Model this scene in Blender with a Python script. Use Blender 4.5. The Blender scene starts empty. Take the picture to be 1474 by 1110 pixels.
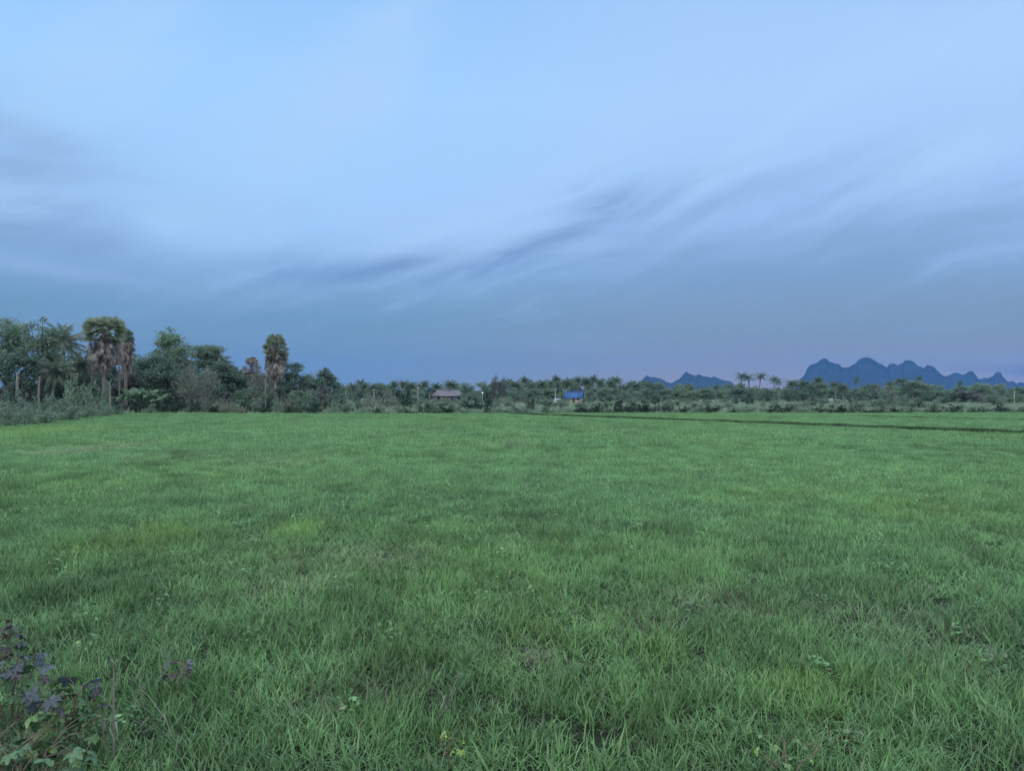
import bpy, math, random
import numpy as np
from mathutils import Vector, Matrix, Euler

scene = bpy.context.scene
col = scene.collection
R = math.radians
# ------------------------------------------------------------------ camera
F = 1113.0; CX = 737.0; HY = 572.0; CH = 1.8        # photo focal length in px, centre column, horizon row, eye height
cam_d = bpy.data.cameras.new('camera')
cam_d.sensor_width = 36; cam_d.lens = 18 * F / CX
cam_d.clip_start = 0.05; cam_d.clip_end = 30000
cam = bpy.data.objects.new('camera', cam_d)
cam.location = (0, 0, CH)
cam.rotation_euler = (R(90) + math.atan((HY - 555) / F), 0, 0)
col.objects.link(cam); scene.camera = cam

def X(px, d): return (px - CX) / F * d
def Z(py, d): return CH + (HY - py) / F * d
def D(py): return CH * F / (py - HY)                  # distance of a ground point seen at row py

# ------------------------------------------------------------------ world
SUN_EL, SUN_AZ = R(32), R(215)
world = bpy.data.worlds.new('World'); scene.world = world
world.use_nodes = True
class Tree:
    def __init__(s, nt): s.nt = nt; s.n = nt.nodes; s.l = nt.links
    def put(s, node, i, v):
        if v is None: return
        if isinstance(v, (int, float)): node.inputs[i].default_value = v
        elif isinstance(v, tuple): node.inputs[i].default_value = v
        else: s.l.new(v, node.inputs[i])
    def m(s, op, a, b=None, c=None, clamp=False):
        n = s.n.new('ShaderNodeMath'); n.operation = op; n.use_clamp = clamp
        s.put(n, 0, a); s.put(n, 1, b); s.put(n, 2, c); return n.outputs[0]
    def add(s, a, b): return s.m('ADD', a, b)
    def sub(s, a, b): return s.m('SUBTRACT', a, b)
    def mul(s, a, b): return s.m('MULTIPLY', a, b)
    def smooth(s, v, a, b, lo=0.0, hi=1.0):
        n = s.n.new('ShaderNodeMapRange'); n.interpolation_type = 'SMOOTHSTEP'
        s.put(n, 0, v); n.inputs[1].default_value = a; n.inputs[2].default_value = b
        n.inputs[3].default_value = lo; n.inputs[4].default_value = hi; return n.outputs[0]
    def lin(s, v, a, b, lo=0.0, hi=1.0):
        n = s.n.new('ShaderNodeMapRange'); n.clamp = True
        s.put(n, 0, v); n.inputs[1].default_value = a; n.inputs[2].default_value = b
        n.inputs[3].default_value = lo; n.inputs[4].default_value = hi; return n.outputs[0]
    def ramp(s, v, stops, interp='LINEAR'):
        n = s.n.new('ShaderNodeValToRGB'); s.put(n, 0, v); e = n.color_ramp.elements
        n.color_ramp.interpolation = interp
        while len(e) < len(stops): e.new(0.5)
        for k, (p, c) in enumerate(stops):
            e[k].position = p; e[k].color = (c[0], c[1], c[2], 1) if isinstance(c, tuple) else (c, c, c, 1)
        return n.outputs[0]
    def mix(s, f, a, b, mode='MIX'):
        n = s.n.new('ShaderNodeMix'); n.data_type = 'RGBA'; n.blend_type = mode
        s.put(n, 0, f)
        for i, v in ((6, a), (7, b)):
            if isinstance(v, tuple): n.inputs[i].default_value = (v[0], v[1], v[2], 1)
            else: s.l.new(v, n.inputs[i])
        return n.outputs[2]
    def vec(s, x, y, z=0.0):
        n = s.n.new('ShaderNodeCombineXYZ'); s.put(n, 0, x); s.put(n, 1, y); s.put(n, 2, z); return n.outputs[0]
    def noise(s, v, scale, detail=4, rough=0.5, dist=0.0):
        n = s.n.new('ShaderNodeTexNoise'); s.l.new(v, n.inputs['Vector'])
        n.inputs['Scale'].default_value = scale; n.inputs['Detail'].default_value = detail
        n.inputs['Roughness'].default_value = rough; n.inputs['Distortion'].default_value = dist
        return n.outputs[0]

def lin1(c):
    c /= 255.0
    return c / 12.92 if c <= 0.04045 else ((c + 0.055) / 1.055) ** 2.4
def rgb(r, g, b): return (lin1(r), lin1(g), lin1(b))

W = Tree(world.node_tree); W.n.clear()
tc = W.n.new('ShaderNodeTexCoord')
sp = W.n.new('ShaderNodeSeparateXYZ'); W.l.new(tc.outputs['Generated'], sp.inputs[0])
az = W.m('ARCTAN2', sp.outputs[0], sp.outputs[1])
el = W.m('ARCSINE', sp.outputs[2])
def AZ(px): return math.atan((px - CX) / F)
def EL(px, py): return math.atan((HY - py) / F * math.cos(AZ(px)))
p0 = W.vec(az, W.mul(el, 2.2), 0.3)
n_big = W.noise(p0, 3.2, 5, 0.55)
n_str = W.noise(W.vec(az, W.mul(el, 7.0), 1.7), 3.5, 6, 0.6, 0.6)
warp = W.mul(W.sub(n_big, 0.5), 0.10)
elw = W.add(el, warp)
azw = W.add(az, W.mul(W.sub(n_str, 0.5), 0.10))
# clear/high-cloud layer: colour by elevation (0..0.6 rad), different left and right
e01 = W.lin(el, 0, 0.6)
upL = W.ramp(e01, [(0.0, rgb(128, 168, 216)), (0.22, rgb(150, 190, 238)), (0.38, rgb(158, 201, 250)), (0.62, rgb(156, 203, 253)), (0.80, rgb(142, 193, 249)), (1.0, rgb(140, 188, 244))])
upR = W.ramp(e01, [(0.0, rgb(128, 158, 208)), (0.22, rgb(145, 180, 232)), (0.38, rgb(163, 197, 248)), (0.6, rgb(170, 204, 253)), (0.80, rgb(163, 198, 250)), (1.0, rgb(150, 188, 244))])
upL = W.mix(1.0, upL, (1.08, 1.05, 1.03), 'MULTIPLY'); upR = W.mix(1.0, upR, (0.98, 1.02, 1.00), 'MULTIPLY')
sideR = W.smooth(az, -0.22, 0.25)
up = W.mix(sideR, upL, upR)
# veils of brighter high cloud, streaming up to the right
rot = W.vec(W.add(W.mul(az, 0.80), W.mul(el, 0.6)), W.mul(W.sub(W.mul(el, 0.80), W.mul(az, 0.45)), 3.0), 2.0)
veil = W.smooth(W.noise(rot, 2.6, 5, 0.5, 0.12), 0.45, 0.72)
up = W.mix(W.mul(veil, 0.6), up, rgb(177, 211, 252))
# low grey blue deck
f01 = W.lin(el, 0, 0.3)
loL = W.ramp(f01, [(0.0, rgb(122, 149, 160)), (0.18, rgb(118, 149, 165)), (0.35, rgb(112, 152, 180)), (0.55, rgb(128, 168, 208)), (0.8, rgb(148, 183, 230)), (1.0, rgb(150, 188, 238))])
loR = W.ramp(f01, [(0.0, rgb(176, 154, 135)), (0.10, rgb(152, 150, 142)), (0.25, rgb(128, 147, 160)), (0.5, rgb(124, 158, 196)), (0.8, rgb(140, 174, 224)), (1.0, rgb(150, 185, 238))])
lo = W.mix(W.smooth(az, -0.25, 0.28), loL, loR)
# the deck's upper limit as a function of azimuth
bpts = [(-0.65, 300), (-0.52, 330), (-0.44, 352), (-0.36, 376), (-0.26, 366), (-0.12, 392), (0.0, 368), (0.12, 318), (0.25, 292), (0.42, 285), (0.60, 330)]
a01 = W.lin(az, -0.65, 0.60)
bd = W.ramp(a01, [((a + 0.65) / 1.25, (HY - y) / F * math.cos(a)) for a, y in bpts], 'B_SPLINE')
edge = W.sub(bd, elw)
# fibrous cirrus structure combed along a line rising to the right
fx = W.add(W.mul(az, 0.94), W.mul(el, 0.34)); fy = W.sub(W.mul(el, 0.94), W.mul(az, 0.30))
curl = W.mul(W.sub(W.noise(W.vec(az, el, 4.0), 5.0, 3, 0.5), 0.5), 0.08)
fib = W.noise(W.vec(W.mul(fx, 2.2), W.mul(W.add(fy, curl), 17.0), 5.0), 1.6, 8, 0.62, 0.25)
fib2 = W.noise(W.vec(W.mul(az, 1.6), W.mul(W.add(W.sub(el, W.mul(az, 0.05)), W.mul(curl, 0.4)), 17.0), 9.0), 1.5, 7, 0.6, 0.15)
deck = W.smooth(W.add(edge, W.add(W.mul(W.sub(fib, 0.5), 0.17), W.mul(W.sub(n_str, 0.5), 0.07))), -0.075, 0.100)
sky = W.mix(deck, up, lo)
near_edge = W.mul(W.smooth(edge, -0.14, 0.0), W.mul(W.smooth(el, 0.04, 0.13), W.add(0.28, W.mul(0.72, W.mul(W.smooth(az, -0.34, -0.18), W.smooth(az, 0.26, 0.08))))))
sky = W.mix(W.mul(W.mul(W.smooth(fib, 0.50, 0.75), near_edge), 0.42), sky, rgb(116, 150, 198))
sky = W.mix(W.mul(W.mul(W.smooth(fib, 0.48, 0.26), near_edge), 0.38), sky, rgb(166, 200, 244))
sky = W.mix(W.mul(W.smooth(fib2, 0.52, 0.75), W.mul(W.mul(W.smooth(el, 0.01, 0.05), W.smooth(el, 0.30, 0.18)), 0.32)), sky, rgb(128, 156, 198))
sky = W.mix(W.mul(W.smooth(fib2, 0.48, 0.28), W.mul(W.smooth(el, 0.30, 0.08), 0.20)), sky, rgb(146, 178, 216))
def blob(px, py, ang, la, lb, strength, c):
    global sky
    a = R(ang); ca, sa = math.cos(a), math.sin(a)
    dx = W.sub(azw, AZ(px)); dy = W.sub(W.add(el, W.mul(warp, 0.35)), EL(px, py))
    t = W.m('DIVIDE', W.add(W.mul(dx, ca), W.mul(dy, sa)), la / F)
    q = W.m('DIVIDE', W.sub(W.mul(dy, ca), W.mul(dx, sa)), lb / F)
    r2 = W.add(W.mul(t, t), W.mul(q, q))
    g = W.m('POWER', 2.718, W.mul(r2, -1.0))
    g = W.mul(W.mul(g, W.smooth(fib if lb < 60 else n_str, 0.30, 0.66, 0.30, 1.25)), strength * 1.12)
    sky = W.mix(W.m('MINIMUM', g, 1.0), sky, c)
dk = rgb(106, 142, 190)
blob(70, 255, -22, 150, 62, 0.50, rgb(138, 168, 214))
blob(110, 310, -35, 90, 40, 0.40, rgb(128, 160, 206))
blob(250, 308, -4, 105, 36, 0.95, rgb(164, 203, 248))
blob(20, 340, -6, 100, 30, 0.35, rgb(126, 156, 200))
blob(370, 200, -25, 60, 70, 0.35, rgb(172, 208, 253))
blob(520, 90, 50, 190, 60, 0.45, rgb(172, 207, 252))
blob(60, 205, -14, 130, 16, 0.3, rgb(146, 178, 222))
blob(575, 382, 14, 85, 13, 0.75, rgb(104, 138, 184))
blob(720, 372, 24, 120, 20, 0.75, dk)
blob(860, 310, 22, 110, 17, 0.65, rgb(112, 146, 194))
blob(450, 392, 3, 130, 26, 0.5, rgb(112, 150, 200))
blob(1080, 275, 12, 200, 18, 0.35, rgb(134, 165, 215))
blob(1330, 335, 4, 170, 16, 0.35, rgb(124, 158, 198))
blob(60, 385, -4, 140, 9, 0.45, rgb(150, 182, 226))
blob(600, 318, 5, 110, 40, 0.4, rgb(170, 202, 252))
blob(780, 270, 32, 150, 40, 0.45, rgb(172, 206, 254))
blob(1425, 527, 2, 45, 3.5, 0.8, rgb(122, 124, 130))
blob(1480, 532, 2, 26, 6, 0.8, rgb(118, 122, 130))
# overhead and behind the camera (never in the picture): sky brightened to light the field
over = W.smooth(el, 0.60, 0.95)
sky = W.mix(over, sky, (1.50, 1.90, 2.25))
back = W.smooth(sp.outputs[1], 0.25, -0.35)
sky = W.mix(W.mul(back, 0.8), sky, (1.25, 1.45, 1.60))
BG = 0.10
nish = W.n.new('ShaderNodeTexSky'); nish.sky_type = 'NISHITA'; nish.sun_disc = False
nish.sun_elevation = SUN_EL; nish.sun_rotation = SUN_AZ
cl = W.mix(1.0, sky, (1.14 / BG, 1.13 / BG, 1.07 / BG), 'MULTIPLY')
full = W.mix(0.94, nish.outputs[0], cl)                 # thin clouds cover nearly all of the Nishita sky
bg = W.n.new('ShaderNodeBackground'); bg.inputs[1].default_value = BG
W.l.new(full, bg.inputs[0])
wo = W.n.new('ShaderNodeOutputWorld'); W.l.new(bg.outputs[0], wo.inputs[0])

sd = bpy.data.lights.new('sun', 'SUN'); sd.energy = 0.7; sd.angle = R(25); sd.color = (1.0, 0.95, 0.88)
sun = bpy.data.objects.new('sun', sd); col.objects.link(sun)
sv = Vector((math.sin(SUN_AZ) * math.cos(SUN_EL), math.cos(SUN_AZ) * math.cos(SUN_EL), math.sin(SUN_EL)))
sun.rotation_euler = sv.to_track_quat('Z', 'Y').to_euler()
sun.location = (0, -20, 40)
scene.view_settings.view_transform = 'Standard'; scene.view_settings.look = 'None'
scene.view_settings.exposure = 0.0; scene.view_settings.gamma = 1.0
scene.render.engine = 'CYCLES'
scene.cycles.use_denoising = True
scene.cycles.max_bounces = 5; scene.cycles.diffuse_bounces = 3; scene.cycles.transmission_bounces = 3
scene.cycles.volume_bounces = 0; scene.cycles.transparent_max_bounces = 4

# ------------------------------------------------------------------ helpers
def tag(o, label=None, cat=None, group=None, kind=None):
    if label: o['label'] = label
    if cat: o['category'] = cat
    if group: o['group'] = group
    if kind: o['kind'] = kind
    return o

class MB:
    """collects quads and triangles, builds ONE mesh"""
    def __init__(s): s.v = []; s.q = []; s.t = []; s.n = 0
    def quads(s, v, q=None):
        v = np.asarray(v, float).reshape(-1, 3)
        q = np.arange(len(v)).reshape(-1, 4) if q is None else np.asarray(q)
        s.v.append(v); s.q.append(q + s.n); s.n += len(v)
    def tris(s, v, t=None):
        v = np.asarray(v, float).reshape(-1, 3)
        t = np.arange(len(v)).reshape(-1, 3) if t is None else np.asarray(t)
        s.v.append(v); s.t.append(t + s.n); s.n += len(v)
    def box(s, x0, x1, y0, y1, z0, z1):
        v = [(x, y, z) for z in (z0, z1) for y in (y0, y1) for x in (x0, x1)]
        s.quads(v, [(0, 2, 3, 1), (4, 5, 7, 6), (0, 1, 5, 4), (2, 6, 7, 3), (0, 4, 6, 2), (1, 3, 7, 5)])
    def tube(s, pts, rad, n=6, cap=True):
        pts = np.asarray(pts, float); k = len(pts)
        rad = np.broadcast_to(np.asarray(rad, float), (k,))
        tan = np.gradient(pts, axis=0); tan /= np.linalg.norm(tan, axis=1)[:, None] + 1e-9
        ref = np.array([1.0, 0, 0]) if abs(tan[0][0]) < 0.8 else np.array([0, 1.0, 0])
        a = np.cross(tan, ref); a /= np.linalg.norm(a, axis=1)[:, None] + 1e-9
        b = np.cross(tan, a)
        th = np.arange(n) * 2 * math.pi / n
        ring = pts[:, None, :] + rad[:, None, None] * (np.cos(th)[None, :, None] * a[:, None, :] + np.sin(th)[None, :, None] * b[:, None, :])
        idx = np.arange(k * n).reshape(k, n)
        q = np.stack([idx[:-1], np.roll(idx, -1, 1)[:-1], np.roll(idx, -1, 1)[1:], idx[1:]], -1).reshape(-1, 4)
        v = ring.reshape(-1, 3)
        s.quads(v, q)
        if cap:
            base = s.n
            s.v.append(np.concatenate([pts[-1:], ring[-1]])); s.n += n + 1
            s.t.append(np.array([(base, base + 1 + i, base + 1 + (i + 1) % n) for i in range(n)]))
    def mesh(s, name, mat, smooth=False):
        me = bpy.data.meshes.new(name)
        v = np.concatenate(s.v); nq = sum(len(x) for x in s.q); nt = sum(len(x) for x in s.t)
        q = np.concatenate(s.q).astype(np.int32).ravel() if nq else np.zeros(0, np.int32)
        t = np.concatenate(s.t).astype(np.int32).ravel() if nt else np.zeros(0, np.int32)
        me.vertices.add(len(v)); me.vertices.foreach_set('co', v.astype(np.float32).ravel())
        li = np.concatenate([q, t]); me.loops.add(len(li)); me.loops.foreach_set('vertex_index', li)
        ls = np.concatenate([np.arange(nq) * 4, nq * 4 + np.arange(nt) * 3]).astype(np.int32)
        lt = np.concatenate([np.full(nq, 4), np.full(nt, 3)]).astype(np.int32)
        me.polygons.add(nq + nt); me.polygons.foreach_set('loop_start', ls); me.polygons.foreach_set('loop_total', lt)
        if smooth: me.polygons.foreach_set('use_smooth', np.ones(nq + nt, bool))
        me.update(calc_edges=True); me.validate()
        if mat: me.materials.append(mat)
        return me

def obj(name, me, parent=None, loc=(0, 0, 0), rz=0.0, sc=(1, 1, 1)):
    o = bpy.data.objects.new(name, me); col.objects.link(o)
    o.location = loc; o.rotation_euler = (0, 0, rz); o.scale = sc
    if parent: o.parent = parent
    return o
def empty(name, loc=(0, 0, 0), rz=0.0, sc=(1, 1, 1)):
    o = bpy.data.objects.new(name, None); col.objects.link(o)
    o.empty_display_size = 0.2; o.location = loc; o.rotation_euler = (0, 0, rz); o.scale = sc
    return o

def vnoise(x, y, seed=0):
    def h(i, j):
        n = (i * 374761393 + j * 668265263 + seed * 974634777) & 0xffffffff
        n = ((n ^ (n >> 13)) * 1274126177) & 0xffffffff
        return ((n ^ (n >> 16)) & 0xffff) / 65535.0
    x = np.asarray(x, float); y = np.asarray(y, float)
    i = np.floor(x).astype(np.int64); j = np.floor(y).astype(np.int64)
    u = x - i; v = y - j; u = u * u * (3 - 2 * u); v = v * v * (3 - 2 * v)
    return (h(i, j) * (1 - u) + h(i + 1, j) * u) * (1 - v) + (h(i, j + 1) * (1 - u) + h(i + 1, j + 1) * u) * v
def fbm(x, y, seed=0, o=4):
    r = 0; a = 0.5; s = 0
    for k in range(o):
        r = r + a * vnoise(x * 2 ** k, y * 2 ** k, seed + k * 17); s += a; a *= 0.5
    return r / s

# ------------------------------------------------------------------ materials
def new_mat(name):
    m = bpy.data.materials.new(name); m.use_nodes = True
    t = Tree(m.node_tree); t.n.clear()
    t.out = t.n.new('ShaderNodeOutputMaterial'); return m, t
def finish(t, color, rough=0.8, trans=0.0, bump=None, bs=0.3, spec=0.3):
    b = t.n.new('ShaderNodeBsdfPrincipled')
    t.put(b, 'Base Color', color if not isinstance(color, tuple) else (*color, 1)); b.inputs['Roughness'].default_value = rough
    b.inputs['Specular IOR Level'].default_value = spec
    if bump is not None:
        bn = t.n.new('ShaderNodeBump'); bn.inputs['Strength'].default_value = bs; bn.inputs['Distance'].default_value = 0.05
        t.l.new(bump, bn.inputs['Height']); t.l.new(bn.outputs[0], b.inputs['Normal'])
    sh = b.outputs[0]
    if trans:
        tr = t.n.new('ShaderNodeBsdfTranslucent')
        if isinstance(color, tuple): tr.inputs[0].default_value = (*color, 1)
        else: t.l.new(color, tr.inputs[0])
        mx = t.n.new('ShaderNodeMixShader'); mx.inputs[0].default_value = trans
        t.l.new(sh, mx.inputs[1]); t.l.new(tr.outputs[0], mx.inputs[2]); sh = mx.outputs[0]
    t.l.new(sh, t.out.inputs[0])
def leaf_mat(name, a, b, c=None, amount=0.12, trans=0.4):
    m, t = new_mat(name)
    g = t.n.new('ShaderNodeNewGeometry'); oi = t.n.new('ShaderNodeObjectInfo')
    r = g.outputs['Random Per Island']
    cc = t.mix(r, a, b)
    if c: cc = t.mix(t.smooth(r, 1 - amount - 0.02, 1 - amount + 0.02), cc, c)
    pn = t.noise(g.outputs['Position'], 0.9, 3)
    br = t.add(0.72, t.add(t.mul(oi.outputs['Random'], 0.26), t.mul(pn, 0.36)))
    cc = t.mix(1.0, cc, t.vec(br, br, br), 'MULTIPLY')
    finish(t, cc, 0.6, trans); return m
M = {}
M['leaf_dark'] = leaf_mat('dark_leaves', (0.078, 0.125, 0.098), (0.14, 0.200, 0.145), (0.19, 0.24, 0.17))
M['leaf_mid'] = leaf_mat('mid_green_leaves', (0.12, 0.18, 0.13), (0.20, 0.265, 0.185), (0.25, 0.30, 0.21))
M['leaf_pale'] = leaf_mat('pale_green_leaves', (0.13, 0.21, 0.13), (0.21, 0.29, 0.18), (0.26, 0.29, 0.20))
M['leaf_grey'] = leaf_mat('grey_green_leaves', (0.13, 0.165, 0.125), (0.22, 0.24, 0.19), (0.28, 0.27, 0.22))
M['leaf_dusky'] = leaf_mat('dusky_leaves', (0.095, 0.105, 0.10), (0.16, 0.16, 0.15), (0.22, 0.19, 0.17))
M['palm_leaf'] = leaf_mat('palm_leaflets', (0.07, 0.115, 0.075), (0.13, 0.18, 0.12), (0.22, 0.22, 0.16), 0.15)
M['palm_pale'] = leaf_mat('pale_palm_leaflets', (0.12, 0.17, 0.12), (0.22, 0.26, 0.20), (0.28, 0.26, 0.21), 0.25)
M['fan_leaf'] = leaf_mat('fan_palm_leaves', (0.15, 0.20, 0.13), (0.30, 0.335, 0.23), (0.34, 0.32, 0.24), 0.15)
M['dead_leaf'] = leaf_mat('dead_palm_leaves', (0.27, 0.23, 0.215), (0.55, 0.49, 0.45), (0.10, 0.06, 0.05), 0.2)
M['straw'] = leaf_mat('dry_straw', (0.20, 0.19, 0.15), (0.34, 0.32, 0.26), (0.14, 0.17, 0.11), 0.35)
M['purple_leaf'] = leaf_mat('purple_leaves', (0.10, 0.075, 0.115), (0.17, 0.14, 0.22), (0.055, 0.035, 0.045), 0.25, 0.15)
M['bright_leaf'] = leaf_mat('bright_green_leaves', (0.13, 0.24, 0.06), (0.22, 0.33, 0.09), (0.24, 0.24, 0.09), 0.2)
def bark(name, a, b):
    m, t = new_mat(name); g = t.n.new('ShaderNodeNewGeometry')
    mp = t.n.new('ShaderNodeMapping'); mp.inputs['Scale'].default_value = (3, 3, 9); t.l.new(g.outputs['Position'], mp.inputs[0])
    n = t.noise(mp.outputs[0], 1.5, 6, 0.6)
    finish(t, t.mix(t.smooth(n, 0.35, 0.65), a, b), 0.9, bump=n, bs=0.6); return m
M['bark'] = bark('brown_bark', (0.09, 0.07, 0.055), (0.20, 0.17, 0.14))
M['pale_bark'] = bark('pale_bark', (0.17, 0.16, 0.15), (0.30, 0.285, 0.27))
M['palm_bark'] = bark('palm_trunk_bark', (0.14, 0.12, 0.105), (0.27, 0.24, 0.21))
def plain(name, a, b, rough=0.7, scale=3.0, bs=0.2):
    m, t = new_mat(name); g = t.n.new('ShaderNodeNewGeometry')
    n = t.noise(g.outputs['Position'], scale, 6, 0.6)
    finish(t, t.mix(t.smooth(n, 0.3, 0.7), a, b), rough, bump=n, bs=bs); return m
M['concrete'] = plain('pale_concrete', (0.28, 0.29, 0.29), (0.40, 0.40, 0.39))
M['white_wall'] = plain('white_wash', (0.36, 0.37, 0.38), (0.50, 0.50, 0.50))
M['cream_wall'] = plain('cream_plaster', (0.62, 0.50, 0.40), (0.72, 0.60, 0.50))
M['pink_wall'] = plain('pink_grey_plaster', (0.20, 0.16, 0.165), (0.28, 0.22, 0.22))
M['blue_roof'] = plain('blue_sheet_roof', (0.012, 0.060, 0.20), (0.03, 0.10, 0.27), 0.5)
M['wood'] = plain('weathered_wood', (0.10, 0.075, 0.055), (0.18, 0.14, 0.10))
M['glass'] = plain('dark_window_glass', (0.03, 0.035, 0.04), (0.06, 0.07, 0.08), 0.15)
M['metal'] = plain('grey_metal', (0.35, 0.36, 0.37), (0.45, 0.46, 0.47), 0.4)
m, t = new_mat('tiled_roof'); g = t.n.new('ShaderNodeNewGeometry')
wv = t.n.new('ShaderNodeTexWave'); wv.inputs['Scale'].default_value = 1.6; wv.bands_direction = 'X'; wv.inputs['Distortion'].default_value = 0.4
t.l.new(g.outputs['Position'], wv.inputs[0])
n = t.noise(g.outputs['Position'], 0.8, 5, 0.6)
finish(t, t.mix(1.0, t.mix(n, (0.12, 0.10, 0.12), (0.19, 0.16, 0.185)), t.mix(wv.outputs[1], (0.85, 0.85, 0.85), (1, 1, 1)), 'MULTIPLY'), 0.7); M['tile_roof'] = m
m, t = new_mat('lit_lamp_glass'); e = t.n.new('ShaderNodeEmission'); e.inputs[0].default_value = (0.85, 0.95, 1, 1); e.inputs[1].default_value = 1.3
t.l.new(e.outputs[0], t.out.inputs[0]); M['lamp'] = m

# ------------------------------------------------------------------ ground, field, banks, mountains
def ground_mat():
    m, t = new_mat('scrub_ground'); g = t.n.new('ShaderNodeNewGeometry')
    n1 = t.noise(g.outputs['Position'], 0.045, 6, 0.6); n2 = t.noise(g.outputs['Position'], 0.6, 6, 0.65); n3 = t.noise(g.outputs['Position'], 8, 4, 0.6)
    c = t.mix(t.smooth(n1, 0.40, 0.60), (0.16, 0.20, 0.12), (0.36, 0.37, 0.29))
    c = t.mix(t.smooth(n2, 0.45, 0.7), c, (0.10, 0.135, 0.06))
    c = t.mix(t.mul(n3, 0.4), c, (0.15, 0.12, 0.08))
    finish(t, c, 0.95, bump=n3, bs=0.5, spec=0.1); return m
mb = MB()
rr = np.array([0, 30, 60, 100, 150, 220, 320, 500, 900, 1800, 4000, 8000]); na = 48
vs = [(0, 0, 0)] + [(r * math.cos(2 * math.pi * k / na), r * math.sin(2 * math.pi * k / na), 0) for r in rr[1:] for k in range(na)]
mb.tris(vs, [(0, 1 + k, 1 + (k + 1) % na) for k in range(na)])
fq = []
for i in range(len(rr) - 2):
    for k in range(na):
        a = 1 + i * na + k; b = 1 + i * na + (k + 1) % na
        fq.append((a, a + na, b + na, b))
mb.q.append(np.array(fq))
tag(obj('ground', mb.mesh('ground', ground_mat())), 'pale scrubby ground spreading beyond the green field', kind='structure')

# field outline
def xl(d): return -19.0 - 0.265 * d                      # left limit (the weedy bank)
def far_edge(x): return 80.0 + np.clip(x, 0, 100) * 0.07 + 1.2 * np.sin(x * 0.13)
def soil_mat():
    m, t = new_mat('field_soil'); g = t.n.new('ShaderNodeNewGeometry')
    n1 = t.noise(g.outputs['Position'], 1.2, 6, 0.6); n2 = t.noise(g.outputs['Position'], 14, 5, 0.65)
    c = t.mix(n1, (0.014, 0.022, 0.012), (0.028, 0.030, 0.020))
    c = t.mix(t.smooth(n2, 0.5, 0.75), c, (0.055, 0.050, 0.038))
    finish(t, c, 0.95, bump=n2, bs=0.7, spec=0.1); return m
mb = MB(); nx, ny = 120, 90
gx = np.linspace(0, 1, nx); gy = np.linspace(0, 1, ny)
U, V = np.meshgrid(gx, gy)
XR = 72.0
y0 = -6.0
Yv = y0 + V * (np.full_like(U, 86.0)); XX = None
dl = Yv
XXl = xl(np.clip(dl, -6, 90))
XX = XXl + U * (XR - XXl)
Yv = y0 + V * (far_edge(XX) - y0)
hz = 0.02 + 0.05 * fbm(XX * 0.35, Yv * 0.35, 5)
idx = np.arange(nx * ny).reshape(ny, nx)
mb.quads(np.stack([XX, Yv, hz], -1).reshape(-1, 3), np.stack([idx[:-1, :-1], idx[:-1, 1:], idx[1:, 1:], idx[1:, :-1]], -1).reshape(-1, 4))
tag(obj('field_soil', mb.mesh('field_soil', soil_mat(), True)), 'dark soil of the flat field under the young grass', kind='structure')

def bank(name, pts, half, h, label):
    mb = MB(); pts = np.array(pts, float); n = 160
    t_ = np.linspace(0, 1, n); seg = np.linspace(0, 1, len(pts))
    cx = np.interp(t_, seg, pts[:, 0]); cy = np.interp(t_, seg, pts[:, 1])
    prof = [(-1, 0.0), (-0.6, 0.75), (-0.25, 1.0), (0.25, 1.0), (0.6, 0.7), (1, 0.0)]
    tx = np.gradient(cx); ty = np.gradient(cy); ln = np.hypot(tx, ty); nxv = -ty / ln; nyv = tx / ln
    hh = h * (0.75 + 0.5 * fbm(cx * 0.4, cy * 0.4, 9)); V_ = []
    for (o_, z_) in prof: V_.append(np.stack([cx + nxv * o_ * half, cy + nyv * o_ * half, z_ * hh + 0.03 - 0.1 * (z_ == 0)], -1))
    V_ = np.stack(V_, 1); idx = np.arange(n * 6).reshape(n, 6)
    mb.quads(V_.reshape(-1, 3), np.stack([idx[:-1, :-1], idx[1:, :-1], idx[1:, 1:], idx[:-1, 1:]], -1).reshape(-1, 4))
    tag(obj(name, mb.mesh(name, bank_mat, True)), label, kind='structure')
    return cx, cy, hh
m, t = new_mat('bank_earth'); g = t.n.new('ShaderNodeNewGeometry'); n = t.noise(g.outputs['Position'], 5, 5, 0.6)
finish(t, t.mix(n, (0.035, 0.055, 0.025), (0.07, 0.09, 0.04)), 0.95, bump=n, bs=0.6, spec=0.1); bank_mat = m
def gp(px, py): d = D(py); return (X(px, d), d)
bank1 = bank('earth_bank', [gp(1720, 641), gp(1474, 628.5), gp(1300, 621), gp(1100, 612.5), gp(900, 604.5), gp(800, 600.5), gp(735, 598)], 0.30, 0.20, 'long low earth bank crossing the right of the field')
bank2 = bank('earth_bank', [gp(1620, 610), gp(1474, 607.5), gp(1350, 604.5), gp(1235, 601)], 0.4, 0.12, 'faint low earth bank behind the longer one at right')

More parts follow.
